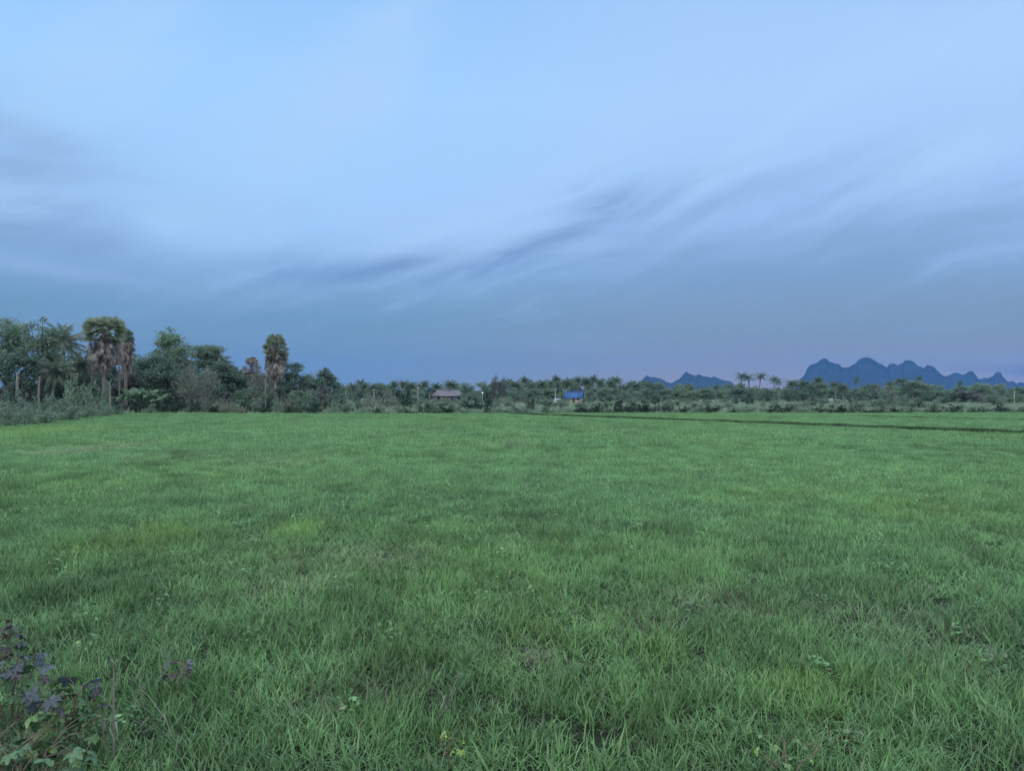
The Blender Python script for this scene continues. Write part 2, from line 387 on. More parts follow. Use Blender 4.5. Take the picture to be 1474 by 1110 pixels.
def mountain(name, prof, dist, depth, seed, label):
    """karst ridge: crest heights from a list, real depth, buttresses and gullies"""
    px = np.array([p[0] for p in prof], float); py = np.array([p[1] for p in prof], float)
    nx_, ny_ = 560, 61
    u = np.linspace(px[0], px[-1], nx_)
    hx = np.interp(u, px, py)
    k = np.array([0.25, 0.5, 0.25]); hx2 = hx.copy()
    env = np.clip((571 - hx) / 12, 0, 1)
    hx2 = hx - env * (2.6 * (fbm(u / 9.0, u * 0 + seed, seed, 3) - 0.5) + 2.0 * (fbm(u / 2.6, u * 0, seed + 1, 2) - 0.5))
    H = (HY - hx2) / F * dist + CH
    x = (u - CX) / F * dist
    tt = np.linspace(-1, 1, ny_)
    XX, TT = np.meshgrid(x, tt)
    HH = np.broadcast_to(H, XX.shape)
    bw = 0.75 + 0.5 * fbm(XX / 420, TT * 0 + seed, seed, 3)
    shape = np.clip(1 - np.abs(TT / bw) ** 1.15, 0, 1) ** 0.9
    rock = fbm(XX / 120, TT * 2.8, seed + 3, 5)
    hgt = HH * shape * np.where(np.abs(TT) < 0.03, 1.0, 0.78 + 0.2 * rock) - 3
    YY = dist + TT * depth + 120 * (fbm(XX / 500, 0 * XX, seed + 7, 2) - 0.5)
    XX = XX * YY / dist                                   # spurs run down towards the plain
    mb = MB(); idx = np.arange(nx_ * ny_).reshape(ny_, nx_)
    mb.quads(np.stack([XX, YY, hgt], -1).reshape(-1, 3), np.stack([idx[:-1, :-1], idx[:-1, 1:], idx[1:, 1:], idx[1:, :-1]], -1).reshape(-1, 4))
    tag(obj(name, mb.mesh(name, mount_mat, True)), label, kind='structure')
m, t = new_mat('forested_rock'); g = t.n.new('ShaderNodeNewGeometry'); n = t.noise(g.outputs['Position'], 0.012, 8, 0.65)
finish(t, t.mix(t.smooth(n, 0.4, 0.65), (0.022, 0.036, 0.040), (0.032, 0.046, 0.052)), 0.95, spec=0.1); mount_mat = m
MD = 5000
mountain('mountain', [(895, 571), (912, 556), (921, 549), (929, 542), (932, 540), (937, 543), (942, 542), (950, 544), (958, 549), (966, 551.5), (974, 547), (981, 542), (984, 537), (988, 535.5), (994, 538), (1001, 540), (1006, 539), (1012, 541), (1022, 542), (1030, 541.5), (1038, 545), (1046, 548), (1052, 550), (1060, 556), (1072, 571)], MD * 0.9, 380, 3, 'small blue mountain with two low peaks, left of the big range')
mountain('mountain', [(1100, 573), (1122, 562), (1138, 553), (1150, 547), (1158, 540), (1161, 531), (1165, 526), (1176, 521.5), (1184, 516.5), (1190, 516), (1198, 521), (1208, 523), (1213, 528), (1224, 526.5), (1232, 521.5), (1238, 515.5), (1244, 513), (1252, 513.5), (1259, 517), (1266, 523), (1271, 524), (1277, 528), (1280, 523.5), (1286, 522), (1292, 525), (1299, 522), (1305, 518), (1310, 517.5), (1317, 520), (1321, 526), (1331, 528), (1335, 524), (1340, 524.5), (1347, 530), (1354, 537), (1360, 541), (1372, 537), (1383, 538), (1390, 538.5), (1395, 533.5), (1400, 534), (1406, 541), (1409, 546), (1417, 542.5), (1422, 543.5), (1430, 541), (1435, 534.5), (1440, 535), (1445, 543), (1450, 549), (1458, 548.5), (1464, 551.5), (1470, 550), (1478, 550), (1490, 545), (1505, 551), (1525, 556), (1560, 573)], MD, 620, 11, 'long jagged blue mountain range at the right of the horizon')

# ------------------------------------------------------------------ haze
m, t = new_mat('haze_air')
pv = t.n.new('ShaderNodeVolumePrincipled'); pv.inputs['Color'].default_value = (0.13, 0.37, 0.93, 1)
pv.inputs['Density'].default_value = 0.9e-4; pv.inputs['Anisotropy'].default_value = 0.0
t.l.new(pv.outputs[0], t.out.inputs['Volume'])
mb = MB(); mb.box(-8500, 8500, -8500, 8500, -1.5, 420)
hz_o = tag(obj('haze', mb.mesh('haze', m)), 'thin blue evening haze over the whole plain', kind='stuff')

# ------------------------------------------------------------------ grass
SRC = bpy.data.collections.new('grass_sources')
def blades(rng, n, rad, lo_, hi_, width, lean=0.55, seg=3):
    """curved tapering blades of grass, (n*(2*seg+1)) vertices"""
    r = rad * np.sqrt(rng.random(n)); a = rng.random(n) * 6.283
    bx, by = r * np.cos(a), r * np.sin(a)
    L = lo_ + (hi_ - lo_) * rng.random(n) ** 1.4
    th = rng.random(n) * 6.283; le = np.abs(rng.normal(0, lean, n)) + 0.08; bend = rng.random(n) * 1.3
    w = width * (0.6 + 0.8 * rng.random(n)); pa = th + 1.57 + rng.normal(0, 0.5, n)
    px_, py_ = np.cos(pa), np.sin(pa)
    pos = np.stack([bx, by, np.zeros(n)], -1); rows = []
    for k in range(seg + 1):
        wk = w * (1 - (k / seg) ** 1.6) * 0.5 if k else w * 0.35
        off = np.stack([px_ * wk, py_ * wk, 0 * wk], -1)
        rows.append((pos - off, pos + off))
        ang = np.clip(le + bend * (k + 0.5) / seg, 0, 2.3)
        st = L / seg
        pos = pos + np.stack([np.sin(ang) * np.cos(th) * st, np.sin(ang) * np.sin(th) * st, np.cos(ang) * st], -1)
    return rows
def add_blades(mb, rows):
    seg = len(rows) - 1; n = len(rows[0][0])
    v = []
    for k in range(seg): v += [rows[k][0], rows[k][1]]
    v.append((rows[seg][0] + rows[seg][1]) / 2)
    v = np.stack(v, 1); K = 2 * seg + 1
    base = (np.arange(n) * K)[:, None]
    q = np.concatenate([base + np.array([[2 * k, 2 * k + 1, 2 * k + 3, 2 * k + 2]]) for k in range(seg - 1)], 0)
    t_ = base + np.array([[2 * seg - 2, 2 * seg - 1, 2 * seg]])
    mb.v.append(v.reshape(-1, 3)); mb.q.append(q + mb.n); mb.t.append(t_ + mb.n); mb.n += n * K
def grass_mat():
    m, t = new_mat('grass_blades'); g = t.n.new('ShaderNodeNewGeometry'); r = g.outputs['Random Per Island']
    def at(nm):
        a = t.n.new('ShaderNodeAttribute'); a.attribute_type = 'INSTANCER'; a.attribute_name = nm; return a.outputs['Fac']
    n1 = t.noise(g.outputs['Position'], 0.10, 4, 0.55); n2 = t.noise(g.outputs['Position'], 1.3, 4, 0.6)
    c = t.mix(r, (0.050, 0.140, 0.048), (0.225, 0.385, 0.155))
    c = t.mix(t.mul(t.smooth(n1, 0.42, 0.62), 0.45), c, (0.13, 0.275, 0.12))
    c = t.mix(t.mul(t.smooth(n2, 0.5, 0.75), 0.4), c, (0.17, 0.33, 0.10))
    c = t.mix(t.mul(at('yellow'), 0.36), c, (0.24, 0.38, 0.07))
    dry = t.m('LESS_THAN', r, t.add(0.05, t.mul(at('dry'), 0.5)))
    c = t.mix(t.mul(dry, 0.8), c, (0.235, 0.235, 0.15))
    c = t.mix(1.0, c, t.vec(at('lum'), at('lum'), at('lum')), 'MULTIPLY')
    finish(t, c, 0.5, 0.15, spec=0.35); return m
GM = grass_mat()
def leaf_quads(rng, c, nrm, size, asp=0.5):
    """rhombic leaves at centres c, roughly facing nrm"""
    n = len(c)
    d = rng.normal(size=(n, 3)); nn = nrm + rng.normal(0, 0.55, (n, 3)); nn /= np.linalg.norm(nn, axis=1)[:, None] + 1e-9
    a = np.cross(nn, d); a /= np.linalg.norm(a, axis=1)[:, None] + 1e-9; b = np.cross(nn, a)
    s_ = (size * rng.uniform(.6, 1.4, n))[:, None]
    a = a * s_ * 0.5; b = b * s_ * 0.5 * asp
    return np.stack([c - a, c - b + a * 0.1, c + a, c + b + a * 0.1], 1).reshape(-1, 3)
def sources(prefix, specs, mat):
    c = bpy.data.collections.new(prefix)
    for k, (seed, n, rad, lo_, hi_, w, lean) in enumerate(specs):
        rng = np.random.default_rng(seed); mb = MB()
        add_blades(mb, blades(rng, n, rad, lo_, hi_, w, lean))
        o = bpy.data.objects.new('%s_%02d' % (prefix, k), mb.mesh(prefix, mat)); c.objects.link(o)
    return c
def scatter(name, pts, rot, scl, idx, attrs, coll, label):
    me = bpy.data.meshes.new(name); n = len(pts); me.vertices.add(n)
    me.vertices.foreach_set('co', pts.astype(np.float32).ravel())
    def A(nm, ty, v, f='value'):
        a = me.attributes.new(nm, ty, 'POINT'); a.data.foreach_set(f, v.ravel())
    A('rot', 'FLOAT_VECTOR', rot.astype(np.float32), 'vector'); A('scl', 'FLOAT_VECTOR', scl.astype(np.float32), 'vector')
    A('pick', 'INT', idx.astype(np.int32))
    for k, v in attrs.items(): A(k, 'FLOAT', v.astype(np.float32))
    o = obj(name, me)
    ng = bpy.data.node_groups.new(name + '_nodes', 'GeometryNodeTree')
    ng.interface.new_socket('Geometry', in_out='INPUT', socket_type='NodeSocketGeometry')
    ng.interface.new_socket('Geometry', in_out='OUTPUT', socket_type='NodeSocketGeometry')
    N = ng.nodes; Lk = ng.links
    gi = N.new('NodeGroupInput'); go = N.new('NodeGroupOutput')
    ci = N.new('GeometryNodeCollectionInfo'); ci.inputs[0].default_value = coll
    ci.inputs['Separate Children'].default_value = True; ci.inputs['Reset Children'].default_value = True
    ip = N.new('GeometryNodeInstanceOnPoints'); ip.inputs['Pick Instance'].default_value = True
    def na(nm, ty):
        a = N.new('GeometryNodeInputNamedAttribute'); a.data_type = ty; a.inputs[0].default_value = nm
        return a.outputs[0]
    Lk.new(gi.outputs[0], ip.inputs['Points']); Lk.new(ci.outputs[0], ip.inputs['Instance'])
    Lk.new(na('pick', 'INT'), ip.inputs['Instance Index'])
    e2r = N.new('FunctionNodeEulerToRotation'); Lk.new(na('rot', 'FLOAT_VECTOR'), e2r.inputs[0]); Lk.new(e2r.outputs[0], ip.inputs['Rotation'])
    Lk.new(na('scl', 'FLOAT_VECTOR'), ip.inputs['Scale'])
    Lk.new(ip.outputs[0], go.inputs[0])
    md = o.modifiers.new('scatter', 'NODES'); md.node_group = ng
    tag(o, label, kind='stuff'); return o

near_src = sources('near_tuft', [(s, 100, 0.11, 0.04, 0.170, 0.0065, 0.52) for s in range(8)] + [(s, 34, 0.08, 0.10, 0.22, 0.008, 0.55) for s in range(20, 23)], GM)
def extra_tuft(k, kind):
    rng = np.random.default_rng(500 + k); mb = MB()
    add_blades(mb, blades(rng, 40, 0.10, 0.04, 0.17, 0.006, 0.6))
    if kind == 'weed':                                        # broad-leaved weed among the grass
        n = 26; a = rng.random(n) * 6.283; rr_ = 0.08 * np.sqrt(rng.random(n)); c = np.stack([rr_ * np.cos(a), rr_ * np.sin(a), rng.uniform(.04, .17, n)], -1)
        nr = np.stack([np.cos(a) * .5, np.sin(a) * .5, 0 * a + 1], -1); mb.quads(leaf_quads(rng, c, nr, .034, .6))
        for i in range(0, n, 3): mb.tube([(0, 0, 0), c[i] * .6, c[i]], [.002, .002, .001], 3)
    else:                                                     # flowering grass stems with thin seed heads
        for i in range(4):
            a = rng.random() * 6.283; h = rng.uniform(.22, .36); b = np.array([.05 * math.cos(a), .05 * math.sin(a), 0]); t_ = b + [h * .25 * math.cos(a), h * .25 * math.sin(a), h]
            mb.tube([b, (b + t_) / 2 + [0, 0, .02], t_], [.0016, .0013, .001], 3)
            q = np.linspace(.7, 1, 12)[:, None]; c = b + (t_ - b) * q + rng.normal(0, .004, (12, 3)); mb.quads(leaf_quads(rng, c, rng.normal(size=(12, 3)), .014, .4))
    return mb
for k in range(4):
    o = bpy.data.objects.new('near_tuft_%02d' % (11 + k), extra_tuft(k, 'weed' if k < 2 else 'stem').mesh('near_tuft', GM)); near_src.objects.link(o)
far_src = sources('far_tuft', [(s, 150, 0.40, 0.07, 0.22, 0.013, 0.5) for s in range(40, 46)] + [(s, 80, 0.30, 0.12, 0.32, 0.014, 0.5) for s in range(60, 62)], GM)
rng = np.random.default_rng(7)
def blobs(x, y, items):
    """irregular patches at real places of the field: (px, py, half width px, half height px, strength)"""
    r = np.zeros_like(x)
    wob = fbm(x * 1.1, y * 0.8, 33) - 0.5
    for (px, py, wx, wy, s_) in items:
        d0 = D(py); cx_ = X(px, d0); rx = wx / F * d0; ry = (D(py - wy) - D(py + wy)) / 2
        q = ((x - cx_) / rx) ** 2 + ((y - d0) / ry) ** 2 + wob * 2.2
        r = np.maximum(r, s_ * np.clip(1.35 - q, 0, 1))
    return r
YEL = [(190, 788, 75, 26, 0.9), (440, 768, 40, 16, 0.7), (1330, 742, 95, 20, 0.65), (1150, 1010, 70, 45, 0.75), (775, 930, 50, 40, 0.5), (960, 960, 40, 30, 0.6), (30, 625, 170, 12, 0.45), (860, 900, 60, 20, 0.3), (1260, 1000, 40, 30, 0.4), (130, 640, 150, 8, 0.3), (1080, 720, 120, 12, 0.3)]
DRY = [(135, 650, 60, 10, 0.95), (395, 670, 60, 12, 0.3), (500, 815, 110, 24, 0.55), (420, 850, 90, 24, 0.55), (570, 805, 60, 14, 0.5), (770, 960, 30, 20, 0.9), (1040, 880, 70, 26, 0.55), (1270, 905, 120, 34, 0.5), (930, 915, 60, 24, 0.5), (1210, 1080, 60, 26, 0.6), (550, 1005, 70, 30, 0.4), (440, 1030, 50, 26, 0.45), (880, 1070, 40, 22, 0.5), (1330, 950, 90, 40, 0.4), (30, 1090, 60, 40, 0.8), (250, 660, 60, 8, 0.35), (1330, 860, 60, 14, 0.25), (740, 640, 20, 8, .3)]
BARE = [(770, 962, 26, 16, 1), (885, 1065, 32, 18, 0.9), (565, 808, 30, 7, 0.9), (475, 805, 30, 8, 0.6), (410, 888, 26, 8, 0.7), (1215, 1085, 46, 18, 0.8), (1050, 882, 36, 12, 0.6), (930, 918, 36, 12, 0.7), (1120, 925, 30, 10, 0.6), (1230, 940, 40, 12, 0.6), (30, 985, 50, 30, 0.6), (540, 1010, 30, 14, 0.5), (1410, 870, 40, 12, 0.5), (1150, 870, 60, 10, 0.5), (1390, 1070, 60, 30, .5)]
def field_points(dmin, dmax, step, margin):
    nxp = int(145 / step); nyp = int((dmax - dmin) / step)
    gx_, gy_ = np.meshgrid(np.arange(nxp) * step - 55, dmin + np.arange(nyp) * step)
    x = (gx_ + rng.uniform(-.55, .55, gx_.shape) * step).ravel(); y = (gy_ + rng.uniform(-.55, .55, gx_.shape) * step).ravel()
    k = (x > xl(y)) & (x < 70) & (y < far_edge(x) - 0.1) & (np.abs(x) < np.abs(y) * 0.80 + margin)
    x, y = x[k], y[k]
    bare = blobs(x, y, BARE)
    nz = 0.25 * fbm(x * 0.9, y * 0.9, 71) + 0.75 * fbm(x * 3.4, y * 3.4, 72, 3)
    gaps = np.clip((0.42 - nz) * 7, 0, 0.9) * np.clip(1.2 - y / 40, 0.35, 1)
    keep = rng.random(len(x)) > np.maximum(bare * 0.3, gaps * 0.45)
    x, y = x[keep], y[keep]
    hgt = 0.74 + 0.30 * fbm(x * 0.35, y * 0.35, 81) + 1.1 * (fbm(x * 2.2, y * 2.2, 91) - 0.5)
    hgt = np.clip(hgt, 0.42, 1.7)
    hgt *= (1 - 0.30 * blobs(x, y, DRY)) * (1 - 0.45 * bare[keep])
    dry = np.clip(blobs(x, y, DRY) + np.clip(fbm(x * 0.22, y * 0.22, 51) - 0.6, 0, 1) * 1.5, 0, 1)
    yel = np.clip(blobs(x, y, YEL) + np.clip(fbm(x * 0.12, y * 0.12, 52) - 0.58, 0, 1) * 1.5, 0, 1)
    lum = 0.82 + 0.24 * fbm(x * 0.25, y * 0.12, 61) + 0.28 * fbm(x * 1.6, y * 1.2, 62)
    weeds = np.clip((fbm(x * 1.5, y * 0.9, 63, 4) - 0.62) * 9, 0, 1) * np.clip((fbm(x * .2, y * .14, 64) - .35) * 4, 0, 1)       # scattered clumps of a darker, taller grass
    lum *= 1 - 0.30 * weeds; hgt *= 1 + 0.45 * weeds; lum *= 0.62 + 0.76 * fbm(x * 3.0, y * 2.0, 66, 2)
    lum *= 0.72 + 0.42 * np.clip((y - 3) / 15, 0, 1)                          # near grass coloured darker, standing in for shade between the blades
    z = 0.02 + 0.05 * fbm(x * 0.35, y * 0.35, 5) - 0.005
    return x, y, z, hgt, dry, yel, lum
def do_scatter(name, parts, coll, nv, label):
    x, y, z, hgt, dry, yel, lum, pick = [np.concatenate(c) for c in zip(*parts)]
    n = len(x); rot = np.stack([rng.normal(0, .06, n), rng.normal(0, .06, n), rng.random(n) * 6.283], -1)
    s_ = rng.uniform(.85, 1.2, n); scl = np.stack([s_, s_, hgt * rng.uniform(.8, 1.2, n)], -1)
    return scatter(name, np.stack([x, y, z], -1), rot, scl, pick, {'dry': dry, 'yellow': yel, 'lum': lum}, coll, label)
SPLIT = 28.0
P1 = field_points(-3.0, SPLIT, 0.130, 3.5); n1 = len(P1[0])
pick1 = np.where(rng.random(n1) < 0.10, rng.integers(8, 11, n1), rng.integers(0, 8, n1))
pick1 = np.where(rng.random(n1) < 0.030, rng.integers(11, 15, n1), pick1)
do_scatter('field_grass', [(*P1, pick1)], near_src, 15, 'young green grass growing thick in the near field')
P2 = field_points(SPLIT - 0.2, 88, 0.33, 9.0); n2 = len(P2[0])
pick2 = np.where(rng.random(n2) < 0.05, rng.integers(6, 8, n2), rng.integers(0, 6, n2))
do_scatter('field_grass', [(*P2, pick2)], far_src, 8, 'young green grass covering the far part of the field')
# dark weeds along the low banks
def bank_points(b, half, dens, hs):
    cx, cy, hh = b; L = np.sum(np.hypot(np.diff(cx), np.diff(cy))); n = int(L * dens)
    u = rng.random(n) * (len(cx) - 1); i = u.astype(int); f = u - i; j = np.minimum(i + 1, len(cx) - 1)
    x = cx[i] * (1 - f) + cx[j] * f; y = cy[i] * (1 - f) + cy[j] * f + rng.normal(0, half * 0.45, n)
    z = 0.06 + hh[i] * 0.5
    return x, y, z, hs * rng.uniform(.6, 1.3, n), np.full(n, 0.05), np.zeros(n), np.full(n, 0.30), rng.integers(0, 8, n)
do_scatter('bank_weeds', [bank_points(bank1, 0.30, 18, 0.7), bank_points(bank2, 0.4, 9, 0.6)], far_src, 8, 'darker coarse grass growing along the low banks')

# coarse grass on the scrub land behind the field and on the left bank
SM = leaf_mat('coarse_grass', (0.13, 0.20, 0.12), (0.27, 0.32, 0.22), (0.40, 0.41, 0.34), 0.25)
scrub_src = sources('scrub_tuft', [(s, 150, 0.9, 0.12, 0.42, 0.035, 0.7) for s in range(80, 85)] + [(s, 120, 0.7, 0.10, 0.35, 0.04, 0.9) for s in range(90, 92)], SM)
n = 16000
y = 78 + (330 - 78) * rng.random(n) ** 1.7; x = rng.uniform(-1, 1, n) * (y * 0.85 + 10)
inside = (y < far_edge(x) + 4.5) & (x > xl(y) - 0.6)
nz = fbm(x * 0.06, y * 0.10, 44)
k = (~inside) & (rng.random(n) < np.clip((nz - 0.30) * 4, 0.1, 1)); x, y = x[k], y[k]
n3 = 3500
y3 = rng.uniform(4, 84, n3); x3 = xl(y3) - 0.4 - 22 * rng.random(n3) ** 1.5
x = np.concatenate([x, x3]); y = np.concatenate([y, y3]); n = len(x)
rot = np.stack([0 * x, 0 * x, rng.random(n) * 6.283], -1); s_ = rng.uniform(.8, 1.5, n) * (1 + y / 350)
scl = np.stack([s_, s_, s_ * rng.uniform(.5, 1.1, n)], -1)
scatter('scrub_grass', np.stack([x, y, 0 * x - 0.02], -1), rot, scl, rng.integers(0, 7, n), {'dry': 0 * x}, scrub_src, 'pale coarse grass on the scrub land behind the field')

# ------------------------------------------------------------------ foliage generators
def clump(rng, centre, rad, n, flat=0.75):
    u = rng.normal(size=(n, 3)); u /= np.linalg.norm(u, axis=1)[:, None]
    r = rng.random(n) ** 0.45
    p = u * r[:, None] * rad; p[:, 2] *= flat
    lump = 1 + 0.25 * np.sin(u[:, :1] * 7 + centre[0]) * np.cos(u[:, 1:2] * 6 + centre[1])
    nr = u * 0.8; nr[:, 2] += 0.7
    return centre + p * lump, nr
def limb(mb, a, b, r0, r1, rng, sag=0.12, n=5):
    a = np.array(a, float); b = np.array(b, float); L = np.linalg.norm(b - a)
    t_ = np.linspace(0, 1, n)[:, None]; w = rng.normal(0, sag * L * 0.4, 3)
    p = a + (b - a) * t_ + np.sin(t_ * math.pi) * w + np.array([0, 0, 1.0]) * (np.sin(t_ * math.pi) * L * 0.08)
    mb.tube(p, np.linspace(r0, r1, n), 5)
def broad(seed, H, Wd, shape='round', leaf=0.3, dens=1.0, nb=30, low=0.25):
    """returns (trunk MB, crown MB) of a broadleaf tree with height H and crown width Wd"""
    rng = np.random.default_rng(seed); tr = MB(); cr = MB()
    zc = H * (low + (1 - low) * 0.5); rz = H * (1 - low) * 0.5; rx = Wd / 2
    fork = H * (low + 0.08); lean = rng.normal(0, 0.02 * H, 2)
    r0 = max(0.07, H * 0.022)
    top = np.array([lean[0], lean[1], fork])
    tr.tube([(0, 0, -0.3), (lean[0] * .3, lean[1] * .2, fork * .4), top], [r0 * 1.25, r0, r0 * .85], 8)
    cs = []
    for i in range(nb):
        for _ in range(30):
            u = rng.uniform(-1, 1, 3); q = np.linalg.norm(u)
            if q > 1 or q < 0.35: continue
            if shape == 'umbrella' and u[2] < -0.2 and abs(u[0]) + abs(u[1]) < 0.5: continue
            break
        if shape == 'layer': u[2] = rng.choice([-0.6, -0.15, 0.3, 0.75]) + rng.normal(0, .05); s_ = math.sqrt(max(0.1, 1 - u[2] * .9)); u[0] *= s_; u[1] *= s_
        if shape == 'column': u[0] *= 0.9; u[1] *= .9
        c = np.array([u[0] * rx * 0.82 + lean[0], u[1] * rx * 0.82 + lean[1], zc + u[2] * rz * 0.86])
        br = (0.16 + 0.13 * rng.random()) * Wd * (1.1 if shape != 'layer' else 1.2)
        br = min(br, rz * 0.9)
        cs.append((c, br))
    cs.append((np.array([lean[0], lean[1], H - 0.14 * Wd]), 0.15 * Wd))
    for i, (c, br) in enumerate(cs):
        if i % 2 == 0: 
            st = top * (0.55 + 0.45 * rng.random()); limb(tr, st, c, r0 * .5, r0 * .1, rng)
        m_ = int(dens * 9.0 * (br / leaf) ** 2)
        nsub = 4
        for k in range(nsub):
            o_ = rng.normal(size=3); o_ *= br * 0.55 / np.linalg.norm(o_); o_[2] *= .6
            fl = 0.42 if shape == 'layer' else 0.7
            p, nr = clump(rng, c + o_, br * rng.uniform(.45, .75), max(12, m_ // nsub), fl)
            cr.quads(leaf_quads(rng, p, nr, leaf))
    return tr, cr
def twiggy(seed, H, Wd, leaf=0.2, n=900):
    """grey, nearly bare shrub-tree: many fine upright branches and few leaves"""
    rng = np.random.default_rng(seed); tr = MB(); cr = MB()
    for i in range(46):
        a = rng.random() * 6.283; r = Wd / 2 * math.sqrt(rng.random()); z = H * rng.uniform(.55, 1.0) * (1 - 0.35 * (r / (Wd / 2)) ** 2)
        b = np.array([r * math.cos(a), r * math.sin(a), z]); s0 = np.array([rng.normal(0, .15), rng.normal(0, .15), -0.1])
        mid = s0 + (b - s0) * 0.45 + np.array([0, 0, H * 0.03])
        tr.tube([s0, mid, b], [0.06, 0.035, 0.012], 4)
        for k in range(4):
            q = mid + (b - mid) * rng.random(); e = q + rng.normal(0, .16, 3) * Wd * .5 + np.array([0, 0, H * .08])
            tr.tube([q, (q + e) / 2 + rng.normal(0, .03, 3), e], [0.022, 0.014, 0.006], 3)
            p, nr = clump(rng, e, Wd * 0.10, n // 90, .8); cr.quads(leaf_quads(rng, p, nr, leaf))
        p, nr = clump(rng, b, Wd * 0.11, n // 45, .8); cr.quads(leaf_quads(rng, p, nr, leaf))
    return tr, cr
def bush(seed, H=1.0, Wd=2.0, leaf=0.12, dens=1.0, nb=12):
    rng = np.random.default_rng(seed); cr = MB()
    for i in range(nb):
        a = rng.random() * 6.283; r = Wd / 2 * 0.7 * math.sqrt(rng.random())
        z = H * (0.75 - 0.5 * (r / (Wd / 2)) ** 1.5) * rng.uniform(.45, 1.0)
        br = Wd * rng.uniform(.14, .24)
        p, nr = clump(rng, np.array([r * math.cos(a), r * math.sin(a), z]), br, int(dens * 5 * (br / leaf) ** 2), min(1.0, .8 * H / Wd * 1.6))
        p[:, 2] = np.abs(p[:, 2]); cr.quads(leaf_quads(rng, p, nr, leaf))
    for i in range(9):
        a = rng.random() * 6.283; r = Wd * .42 * math.sqrt(rng.random()); b = np.array([r * math.cos(a), r * math.sin(a), H * rng.uniform(.6, 1.08)])
        cr.tube([(0, 0, -.05), b * .5 + np.array([0, 0, .1 * H]), b], [.02 * Wd / 2, .014 * Wd / 2, .006], 3)
        p, nr = clump(rng, b, .09 * Wd, 26, 1.0); cr.quads(leaf_quads(rng, p, nr, leaf))
    return cr
def coconut(seed, H, L=3.0, nf=22, nl=16, r=0.16):
    rng = np.random.default_rng(seed); tr = MB(); cr = MB()
    ln = rng.normal(0, .05 * H, 2); zt = H - L * 0.62
    n = 8; t_ = np.linspace(0, 1, n)[:, None]
    p = np.concatenate([t_ ** 1.8 * ln[0], t_ ** 1.8 * ln[1], -0.3 + t_ * (zt + .3)], 1)
    tr.tube(p, np.linspace(r * 1.35, r * .8, n), 7)
    top = p[-1]
    for i in range(nf):
        a = i * 2.399 + rng.normal(0, .2); e = R(85) - (i / nf) ** 0.8 * R(120) + rng.normal(0, .08)
        Lf = L * rng.uniform(.85, 1.1); K = 9; q = top.copy(); P_ = [q.copy()]; ee = e
        for k in range(K):
            st = Lf / K; q = q + np.array([math.cos(a) * math.cos(ee), math.sin(a) * math.cos(ee), math.sin(ee)]) * st; P_.append(q.copy())
            ee -= (0.09 + 0.13 * k / K) * (1.25 if e > 0 else .6)
        P_ = np.array(P_); cr.tube(P_, np.linspace(.05, .012, K + 1), 3, False)
        s_ = np.linspace(0.12, 0.99, nl); i0 = np.minimum((s_ * K).astype(int), K - 1); f = s_ * K - i0
        base = P_[i0] * (1 - f)[:, None] + P_[i0 + 1] * f[:, None]
        tg = P_[i0 + 1] - P_[i0]; tg /= np.linalg.norm(tg, axis=1)[:, None]
        side = np.array([-math.sin(a), math.cos(a), 0.0])
        ll = (0.26 * L) * np.sin(np.clip(s_ * 1.05 + .12, 0, 1) * math.pi) ** .6 * (1.05 - .35 * s_)
        for sg in (-1, 1):
            d = sg * side[None] * .75 + tg * .55 + np.array([0, 0, -.45]) + rng.normal(0, .1, (nl, 3))
            d /= np.linalg.norm(d, axis=1)[:, None]
            tip = base + d * ll[:, None] + np.array([0, 0, -.18])[None] * ll[:, None]
            w = tg * (Lf / nl * .42)
            cr.tris(np.stack([base - w, base + w, tip], 1))
    return tr, cr
def fan(mb, rng, apex, dirv, rad, seg=18, spread=R(290), fold=0.10, droop=0.15):
    """one costapalmate fan leaf opening along dirv"""
    d = np.array(dirv, float); d /= np.linalg.norm(d)
    s_ = np.cross(d, rng.normal(size=3) * .5 + np.array([0, 0, 1.0])); s_ /= np.linalg.norm(s_) + 1e-9
    u = np.cross(s_, d); a = np.linspace(-spread / 2, spread / 2, seg + 1)
    out = []
    for k in range(seg):
        a0, a1 = a[k], a[k + 1]; am = (a0 + a1) / 2; rr_ = rad * (1 - .12 * abs(am) / (spread / 2)) * rng.uniform(.92, 1.06)
        def pt(an, r_, h): return apex + (d * math.cos(an) + s_ * math.sin(an)) * r_ + u * h
        m0 = pt(a0, rr_ * .6, -fold * rad); m1 = pt(a1, rr_ * .6, -fold * rad); tip = pt(am, rr_, 0) + np.array([0, 0, -droop * rad * rng.random()])
        out.append([apex, m0, tip, m1])
    mb.quads(np.array(out))
